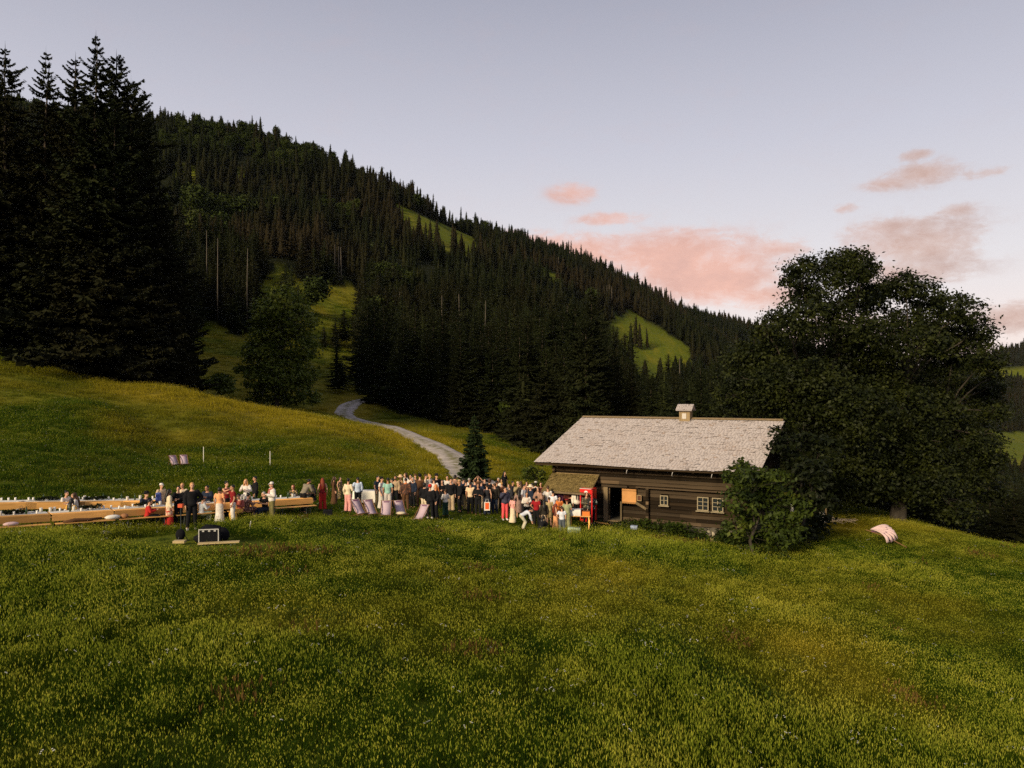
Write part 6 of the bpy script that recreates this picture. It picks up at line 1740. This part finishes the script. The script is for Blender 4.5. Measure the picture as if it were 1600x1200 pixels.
def deck_chair(u, d, rz, lab, group):
    g = ground(u, d)
    t = thing('deck_chair', lab, 'deck chair', tuple(g), R(rz), group); t.scale = (.92, .95, .80)
    for s in (-1, 1):
        MB().tube([(s * .29, .42, 0), (s * .29, -.52, .30)], .02, 6).build('frame_rail', M_CHWOOD, t)
        MB().tube([(s * .26, -.42, 0.0), (s * .26, .50, .98)], .02, 6).build('frame_rail', M_CHWOOD, t)
        MB().tube([(s * .32, .55, 0), (s * .28, .22, .66)], .015, 6).build('prop_rail', M_CHWOOD, t)
    MB().tube([(-.3, .50, .98), (.3, .50, .98)], .02, 6).build('top_rail', M_CHWOOD, t)
    MB().tube([(-.3, -.52, .30), (.3, -.52, .30)], .02, 6).build('front_rail', M_CHWOOD, t)
    MB().tube([(-.3, .42, 0.02), (.3, .42, 0.02)], .018, 6).build('rear_rail', M_CHWOOD, t)
    mb = MB(); prof = [(.50, 1.0), (.38, .80), (.24, .58), (.07, .38), (-.12, .26), (-.30, .23), (-.46, .27), (-.54, .31)]
    for y, z in prof:
        for x in (-.25, .25): mb.v.append((x, y, z)); 
        for x in (-.25, .25): mb.v.append((x, y + .006, z - .008))
    for k in range(len(prof) - 1):
        a = k * 4; b = a + 4
        mb.f += [(a, b, b + 1, a + 1), (a + 2, a + 3, b + 3, b + 2), (a, a + 2, b + 2, b), (a + 1, b + 1, b + 3, a + 3)]; mb.m += [0] * 4
    cv_ = mb.build('canvas', M_CANVAS, t, True)
    m2 = MB(); m2.face((-.15, .464, .95), (.15, .464, .95), (.15, .428, .885), (-.15, .428, .885)); 
    for v in range(4): m2.v[v] = (m2.v[v][0], m2.v[v][1] - .006, m2.v[v][2] + .004)
    m2.build('printed_label', mat('plum_print', (.16, .07, .13), .8), cv_)
    return t
for (u, d, rz, lab) in [(562, 34.4, -40, 'lilac deck chair at the left end of the row of five'), (580, 34.6, -33, 'second lilac deck chair from the left in the row of five'),
                        (603, 34.6, -6, 'lilac deck chair in the middle, right in front of the turquoise shirt'), (626, 35.4, -24, 'lilac deck chair with a pale cushion on its seat'), (656, 34.6, 24, 'lilac deck chair at the right end of the row beside the black suits')]:
    deck_chair(u, d, -rz, lab, 'lilac deck chairs in front of the crowd')
for (u, d, rz, lab) in [(273, 49, -44, 'left of the two lilac deck chairs alone on the hillside'), (288, 49.2, -32, 'right of the two lilac deck chairs alone on the hillside')]:
    deck_chair(u, d, -rz, lab, 'lilac deck chairs on the hillside')
def place(o, u, d, dz=0, rz=0): g = ground(u, d); o.location = (g.x, g.y, g.z + dz); o.rotation_euler = (0, 0, R(rz)); return g
o = MB().ell((0, 0, 0), (.25, .2, .07), 12, 6).build('cushion', mat('cream_cushion', (.66, .55, .38), .9), None, True); g_ = ground(628, 35.3); o.location = (g_.x - .02, g_.y - .25, g_.z + .29); tag(o, 'cream cushion lying on the seat of a lilac deck chair', 'cushion')

# white covered table on the grass
def cover(name, lab, cat, u, d, rz, sx, sy, h, m):
    mb = MB(); g = random.Random(int(u)); rings = [(1.0, h), (1.03, h - .03), (1.06, h * .6), (1.1, h * .3), (1.13, .08)]
    n = 28; prev = None
    for k, (s, z) in enumerate(rings):
        b = len(mb.v)
        for i in range(n):
            a = 2 * math.pi * i / n; c, si = math.cos(a), math.sin(a)
            q = 1 / max(abs(c), abs(si)); q = min(q, 1.28)
            w = 1 + .03 * math.sin(i * 3.3) * k / 4
            mb.v.append((c * q * sx / 2 * s * w, si * q * sy / 2 * s * w, z + (g.uniform(-.02, .02) if k else 0)))
        if prev is not None: mb.skin(b, prev, n)
        prev = b
        if k == 0: mb.cap(b, n)
    o = mb.build(name, m, None, True); place(o, u, d, 0, rz); tag(o, lab, cat); return o
cover('covered_table', 'low table under a white cloth behind the light blue shirt', 'table', 574, 42.2, 0, 1.55, .75, .74, M_PAPER)

# black equipment in the near grass
def build_gear():
    M_BLK = mat('black_cloth', (.010, .010, .012), .9, .08, .2, 6, bump=.4); M_ALU = mat('aluminium_edge', (.62, .60, .57), .4, .5, metal=.3)
    g = ground(328, 24.5)
    t = thing('flight_case', 'black flight case with bright metal edges standing open in the near grass', 'equipment case', tuple(g + Vector((0, 0, .02))), R(12))
    MB().box((0, 0, .27), (.62, .42, .50)).build('body', M_BLK, t)
    e = MB()
    for z in (.03, .52): e.box((0, -.215, z), (.64, .025, .03))
    for x in (-.31, .31): e.box((x, -.215, .275), (.03, .025, .46))
    e.build('metal_frame', M_ALU, t)
    for x in (-.17, .02, .2): MB().box((x, -.225, .47), (.07, .02, .045)).build('latch', M_ALU, t)
    # black covers and bags around it
    for (u, d, sx, sy, sz, lab) in [(318, 25.0, .62, .4, .26, 'low black bag sagging on the left of the flight case'), (346, 25.3, .5, .4, .42, 'black padded bag behind the right of the flight case'), (330, 25.7, .75, .35, .48, 'large black cloth cover heaped behind the flight case')]:
        gg = random.Random(int(u)); m = MB(); m.ell((0, 0, sz * .45), (sx * .55, sy * .55, sz * .6), 14, 8)
        m.v = [(x * (1 + gg.uniform(-.12, .12)), y * (1 + gg.uniform(-.12, .12)), max(-.02, z * (1 + gg.uniform(-.12, .12)))) for x, y, z in m.v]
        o = m.build('equipment_bag', M_BLK, None, True); place(o, u, d, .02, 15); tag(o, lab, 'bag', 'black bags round the flight case')
    o = MB().box((0, 0, .03), (1.3, .22, .04)).build('wooden_plank', mat('pale_plank', (.50, .38, .20), .9), None); place(o, 342, 24.2, .06, 14); tag(o, 'pale wooden plank lying in front of the flight case', 'plank')
    g = ground(282.5, 25.2)
    t = thing('speaker_stand', 'black pole stand with a weighted base in the near grass below the cream cardigan', 'stand', tuple(g), R(0))
    MB().tube([(0, 0, .2), (0, 0, 1.22)], .018, 8).build('pole', M_STEEL, t)
    MB().tube([(0, 0, .1), (0, 0, .42)], .04, 8).build('sleeve', M_BLK, t)
    for a in (0, 120, 240): MB().tube([(0, 0, .42), (math.cos(R(a + 30)) * .26, math.sin(R(a + 30)) * .26, 0)], .014, 6).build('leg', M_STEEL, t)
    MB().ell((0, -.03, .26), (.17, .13, .2), 12, 8).build('weight_bag', M_BLK, t, True)
    MB().box((0, 0, 1.27), (.16, .14, .12)).build('orange_head', mat('orange_light', (.62, .10, .04), .6), t)
    o = MB().box((0, 0, .05), (.38, .22, .08)).build('wooden_block', mat('pale_plank', (.5, .38, .2)), None); place(o, 280.5, 24.4, .06, 4); tag(o, 'pale wooden block under the base of the black pole stand', 'wooden block')
    o = MB().ell((0, 0, .10), (.22, .17, .14), 12, 8).build('cloth_bag', mat('off_white_sack', (.66, .60, .55), .9, .1, .1, 8), None, True); place(o, 165, 28.0, 0, 0); tag(o, 'off-white sack lying in the grass below the bench', 'bag')
    c = tpos(.9, -.90); o = MB().ell((0, 0, .07), (.26, .13, .08), 12, 8).build('blanket', mat('pink_blanket', (.60, .42, .42), .95, .05, .1, 8), None, True); o.location = (c.x, c.y, hz(*c) + .49); o.rotation_euler = (0, 0, TA); tag(o, 'folded pink blanket lying on the left end of the near bench', 'blanket')
    c = tpos(4.35, -.90); o = MB().ell((0, 0, .08), (.3, .15, .1), 12, 8).build('shirt_bundle', M_PAPER, None, True); o.location = (c.x, c.y, hz(*c) + .49); o.rotation_euler = (0, 0, TA); tag(o, 'crumpled white clothing lying on the near bench', 'clothing')
    c = tpos(4.8, -.90); o = MB().ell((0, 0, .09), (.16, .13, .11), 12, 8).build('brown_bag', mat('brown_leather', (.30, .14, .06), .6), None, True); o.location = (c.x, c.y, hz(*c) + .49); tag(o, 'small brown leather bag beside the crumpled white clothing', 'bag')
    c = tpos(.05, -.90); o = MB().box((0, 0, .1), (.42, .24, .2)).build('dark_bag', M_BLK, None); o.location = (c.x, c.y, hz(*c) + .48); o.rotation_euler = (0, 0, TA); tag(o, 'dark bag at the very left end of the near bench', 'bag')
    c = tpos(3.2, -.95); m = MB().tube([(-.6, 0, .06), (-.2, .03, .09), (.3, -.02, .06), (.75, 0, .08)], [.06, .1, .08, .04], 10, True, .8); o = m.build('dark_coat', cloth(BROWN), None, True); o.location = (c.x, c.y, hz(*c) + .48); o.rotation_euler = (0, 0, TA); tag(o, 'dark brown coat laid along the near bench', 'coat')
    o = MB().box((0, 0, .16), (.42, .3, .32)).build('crate', M_BLK, None); place(o, 512, 34.3, 0, 10); tag(o, 'small black crate standing in the grass right of the tables', 'crate')
    o = MB().tube([(0, 0, 0), (.09, 0, .42)], .014, 6).build('marker_stick', M_PAPER, None); place(o, 388.5, 27.4, .02); tag(o, 'short white stick leaning in the near grass', 'stick')
    for (u, v0, v1, d, lab) in [(318, 698, 714, 52, 'thin white pole on the hillside right of the two deck chairs'), (422, 705, 722, 51, 'thin white pole on the hillside above the long table')]:
        g = ground(u, d); top = CZ - (v0 - VH) / F * d
        o = MB().tube([(0, 0, -.1), (0, 0, max(.7, top - g.z))], .026, 6).build('white_pole', M_PAPER, None); o.location = g; tag(o, lab, 'pole', 'white poles on the hillside')
    # carried bag and blue bag
    g = ground(761, 37.9)
    t = thing('tote_bag', 'orange bag with a white border hanging in front of the dark clothes', 'bag', (g.x, g.y, g.z + .30), R(4))
    MB().box((0, 0, .22), (.30, .09, .44)).build('bag_body', M_PAPER, t); MB().box((0, -.05, .24), (.20, .012, .34)).build('orange_panel', mat('orange_panel', (.80, .13, .03), .7), t)
    MB().tube([(-.09, 0, .44), (-.05, 0, .60), (.05, 0, .60), (.09, 0, .44)], .010, 5).build('handle', M_PAPER, t)
    g = ground(247.5, 32.7)
    o = MB().box((0, 0, 0), (.2, .2, .46), None, (.8, .8)).build('backpack', mat('blue_nylon', (.10, .14, .42), .7), None); o.location = (g.x, g.y, g.z + 1.0); tag(o, 'blue backpack worn by the guest in beige', 'backpack')
build_gear()

# drinks table, fridge, plank ramp, cool boxes at the hut front
def build_bar():
    rz = math.atan2(-.454, .891)
    M_REDP = mat('red_enamel', (.72, .012, .012), .35, .5)
    p = H2W(3.42, -.35, 0); z = hz(p.x, p.y)
    t = thing('drinks_fridge', 'bright red drinks fridge with its door open beside the porch', 'fridge', (p.x, p.y, max(z, .15)), rz)
    M_IN = mat('dark_plastic', (.02, .02, .022), .5, .3)
    b = MB()
    for (c, s) in (((-.34, 0, 1.0), (.05, .62, 1.8)), ((.34, 0, 1.0), (.05, .62, 1.8)), ((0, .30, 1.0), (.63, .05, 1.8)), ((0, 0, .13), (.63, .55, .14)), ((0, 0, 1.86), (.63, .55, .08))): b.box(c, s)
    b.build('cabinet', M_REDP, t)
    MB().box((0, -.33, 1.74), (.72, .05, .30)).build('header', M_REDP, t)
    MB().box((0, -.36, 1.90), (.74, .02, .04)).build('header_trim', mat('pale_metal', (.5, .47, .45)), t)
    m = MB(); m.lathe([(.001, 0), (.10, 0), (.10, .012), (.001, .012)], n=6, sx=1.1, sy=.75); m.v = [(x, -.357 - z, y + 1.72) for x, y, z in m.v]; m.build('badge', M_CERAM, t)
    MB().box((0, .25, 1.0), (.6, .02, 1.6)).build('back_panel', M_IN, t)
    for z_ in (.45, .75, 1.05, 1.35):
        s = MB().box((0, .0, z_), (.62, .45, .015)).build('shelf', M_ALU_, t)
    d = MB().box((0, 0, 0), (.05, .62, 1.82)).build('door', M_REDP, t); d.location = (.42, -.62, 1.0); d.rotation_euler = (0, 0, R(24))
    h = MB().box((.03, 0, -.02), (.03, .50, .05)).build('door_bar', mat('grey_metal', (.25, .22, .19), .5), d)
    f = MB()
    for (c, s) in (((.028, -.3, 0), (.012, .03, 1.80)), ((.028, .3, 0), (.012, .03, 1.80)), ((.028, 0, .9), (.012, .6, .03)), ((.028, 0, -.9), (.012, .6, .03))): f.box(c, s)
    f.build('door_edge', mat('dull_red', (.35, .03, .03), .6), d)
    # drinks table with white box and a crate of bottles
    g = ground(906, 37.4); g.z = max(g.z, 0)
    t = thing('drinks_table', 'small pine table with drinks in front of the fridge', 'table', tuple(g), R(-10))
    MB().box((0, 0, .72), (1.12, .62, .035)).build('table_top', M_PINE, t)
    for sx in (-1, 1):
        for sy in (-1, 1): MB().box((sx * .48, sy * .24, .35), (.05, .05, .70)).build('leg', M_PINE, t)
    c = g + Vector((-.24, -.02, .74)); o = MB().box((0, 0, .16), (.58, .42, .32), None, (1.02, 1.02)).build('cool_box', M_CERAM, None); o.location = c; o.rotation_euler = (0, 0, R(-10)); tag(o, 'white box full of ice standing on the drinks table', 'box')
    c = g + Vector((.32, -.08, .74)); t = thing('bottle_crate', 'orange crate holding dark bottles on the drinks table', 'crate', tuple(c), R(-10))
    k = MB(); M_OR = mat('orange_crate', (.70, .20, .04), .6)
    for (cc, s) in (((0, 0, .01), (.38, .3, .02)), ((-.18, 0, .12), (.02, .3, .2)), ((.18, 0, .12), (.02, .3, .2)), ((0, -.14, .12), (.34, .02, .2)), ((0, .14, .12), (.34, .02, .2))): k.box(cc, s)
    k.build('crate_box', M_OR, t)
    bm_ = MB().lathe([(.03, 0), (.032, .02), (.032, .17), (.012, .23), (.012, .31)], n=8).mesh('bottle', mat('brown_glass', (.05, .02, .01), .2, .5), True)
    for i in range(4):
        for j in range(2): link('bottle', bm_, None, (0, 0, 0)); bo = COL.objects[-1]; bo.parent = t; bo.location = (-.13 + .085 * i, -.06 + .12 * j, .02)
    o = MB().box((0, 0, 0), (1.15, .32, .05)).build('plank_ramp', M_PINE, None); p = H2W(4.2, .05, .22); o.location = p; o.rotation_euler = (R(0), R(12), rz + R(60)); tag(o, 'orange wooden plank leading up to the dark doorway', 'plank')
    o = cover('cool_box', 'pale green box half sunk in the grass below the drinks table', 'box', 897, 35.6, -8, .62, .4, .42, mat('pale_green_plastic', (.40, .50, .36), .6))
    o = MB().box((0, 0, .12), (.36, .26, .22)).build('small_box', mat('pale_blue_plastic', (.35, .42, .60), .6), None); place(o, 991, 38.6, .1, -20); tag(o, 'small pale blue box at the foot of the hut wall', 'box')
M_ALU_ = mat('shelf_wire', (.35, .35, .36), .4, .5)
build_bar()

def build_right():
    # stone trough and blocks at the foot of the wall
    g = random.Random(3)
    for i, (u, d, s) in enumerate([(1099, 36.9, .3), (1107, 36.8, .34), (1114, 36.9, .26), (1103, 36.5, .22), (1131, 36.4, .26)]):
        m = MB().ell((0, 0, s * .4), (s * .6, s * .45, s * .5), 8, 5); m.v = [(x * g.uniform(.85, 1.1), y * g.uniform(.85, 1.1), z) for x, y, z in m.v]
        o = m.build('stone_block', mat('pale_stone', (.42, .36, .26), .95, .05, .2, 6), None); place(o, u, d, .35 if i < 3 else .12, g.uniform(0, 90)); tag(o, 'pale stone block piled against the hut wall under the double windows', 'stone', 'stone blocks at the hut wall')
    t = thing('wooden_trough', 'old grey wooden trough beside the stones under the windows', 'trough', tuple(ground(1128, 36.3) + Vector((0, 0, .15))), R(-27))
    MB().box((0, 0, .05), (1.1, .3, .04)).build('trough_bottom', M_POST, t)
    for s in (-1, 1): MB().box((0, s * .16, .14), (1.1, .03, .2)).build('side_board', M_POST, t)
    for s in (-1, 1): MB().box((s * .54, 0, .14), (.03, .28, .2)).build('end_board', M_POST, t)
    # collapsed parasol lying on the knoll
    M_PAR = mat('pale_pink_cloth', (.66, .48, .46), .9, .1, .08, 6); M_PARD = mat('plum_print', (.16, .07, .13), .8)
    gp = ground(1374, 36.8)
    t = thing('folded_parasol', 'pale pink parasol lying collapsed on the grassy knoll', 'parasol', tuple(gp + Vector((.1, -.2, .55))), R(0)); t.rotation_euler = (R(22), 0, R(6))
    apex = Vector((-.50, .45, .12)); n = 7
    for k in range(n):
        a0 = R(-78 + k * 13); a1 = R(-78 + (k + 1) * 13 - 2.5)
        m = MB(); rows = 7; 
        for r in range(rows):
            s = r / (rows - 1); L = 1.5 * s * (1 - .12 * abs(k - 3) / 3)
            for j in range(5):
                q = j / 4; a = a0 + (a1 - a0) * q; bulge = .22 * math.sin(s * 2.6) + .06 * math.sin(q * math.pi) * s
                dr = Vector((math.cos(a), math.sin(a) * 1.0, 0)); m.v.append(tuple(apex + dr * L * (1 - .15 * s * s) + Vector((0, 0, bulge * (1.2 if r < rows - 1 else .4) - .12 * s + .10))))
        for r in range(rows - 1):
            for j in range(4): m.f.append((r * 5 + j, r * 5 + j + 1, (r + 1) * 5 + j + 1, (r + 1) * 5 + j)); m.m.append(0)
        o = m.build('cloth_panel', M_PAR if k % 3 != 1 else M_PAR, t, True); md = o.modifiers.new('thick', 'SOLIDIFY'); md.thickness = .02
    MB().tube([apex + Vector((-.15, .12, .02)), apex + Vector((.6, -.7, .05)), apex + Vector((1.1, -1.45, -.02))], .022, 6).build('pole', M_CHWOOD, t)
    for a in (-66, -52, -27, -12): MB().tube([apex, apex + Vector((math.cos(R(a)) * .75, math.sin(R(a)) * .75, .33)), apex + Vector((math.cos(R(a)) * 1.2, math.sin(R(a)) * 1.2, .10))], .016, 5).build('rib', M_PARD, t)
    # pale garden chairs and a table folded under the maple
    M_TAN = mat('pale_teak', (.52, .40, .27), .8)
    for i, (u, d, rz, lab) in enumerate([(1298, 44.6, 20, 'left one of the pale folded garden chairs lying under the maple'), (1309, 44.2, -30, 'middle one of the pale folded garden chairs lying under the maple'), (1327, 44.4, -8, 'right one of the pale folded garden chairs lying under the maple')]):
        gq = ground(u, d); t = thing('folding_chair', lab, 'folding chair', tuple(gq + Vector((0, 0, .22))), R(rz), 'folded garden chairs under the maple')
        for k in range(5): MB().box((-.3 + k * .14, 0, .06), (.10, .44, .02), Matrix.Rotation(R(8), 3, 'X')).build('slat', M_TAN, t)
        for s in (-1, 1): MB().tube([(-.45, s * .22, -.08), (.45, s * .2, .12)], .02, 5).build('frame_rail', M_TAN, t)
        for s in (-1, 1): MB().tube([(-.45, s * .19, .10), (.4, s * .19, -.14)], .02, 5).build('frame_rail', M_TAN, t)
    # white cloths hanging behind the bush at the hut corner
    for i, (u, v0, v1, w, d, lab) in enumerate([(1231, 776, 790, 5, 39.6, 'upper white cloth showing between the leaves at the hut corner'), (1238, 788, 812, 5, 39.7, 'long white cloth showing between the leaves at the hut corner'), (1285, 799, 817, 9, 42, 'white cloth with dark spots seen between the bush and the garden chairs')]):
        x0 = (u - 800) / F * d; zt = CZ - (v0 - VH) / F * d; zb = CZ - (v1 - VH) / F * d; ww = w / F * d
        m = MB()
        for r in range(7):
            for j in range(7): m.v.append(((j / 6 - .5) * ww * (1 + .1 * math.sin(r)), .05 * math.sin(j * 2.1 + r * .4), (r / 6) * (zt - zb)))
        for r in range(6):
            for j in range(6): m.f.append((r * 7 + j, r * 7 + j + 1, (r + 1) * 7 + j + 1, (r + 1) * 7 + j)); m.m.append(0)
        o = m.build('hanging_cloth', M_PAPER if i < 2 else print_cloth('spotted_cloth', (.7, .66, .6), (.05, .05, .05), 14), None, True); o.location = (x0, d, zb); md = o.modifiers.new('thick', 'SOLIDIFY'); md.thickness = .012
        tag(o, lab, 'cloth', 'white cloths near the hut corner')
    # posts of a drying line holding them
    for (u, d, h, lab) in ((1226, 39.8, 2.1, 'wooden post at the hut corner holding the white cloths'), (1290.5, 42.1, 1.5, 'wooden post beside the spotted white cloth')):
        gq = ground(u, d); o = MB().tube([(0, 0, -.2), (0, 0, h)], .05, 6).build('wooden_post', M_POST, None); o.location = gq; tag(o, lab, 'post')
build_right()

def build_haze():
    x0, x1, y0, y1, z0, z1 = -3300.0, 3300.0, -1500.0, 3300.0, -900.0, 700.0
    o = MB().box(((x0 + x1) / 2, (y0 + y1) / 2, (z0 + z1) / 2), (x1 - x0, y1 - y0, z1 - z0)).build('haze', [], None)
    m = bpy.data.materials.new('evening_haze'); m.use_nodes = True; nt = m.node_tree; nt.nodes.clear()
    v = nt.nodes.new('ShaderNodeVolumePrincipled'); v.inputs['Density'].default_value = 1.1e-5; v.inputs['Color'].default_value = (.72, .82, .95, 1)
    out = nt.nodes.new('ShaderNodeOutputMaterial'); nt.links.new(v.outputs[0], out.inputs['Volume'])
    o.data.materials.append(m); tag(o, 'thin evening haze in the valley air', None, None, 'stuff')
build_haze()
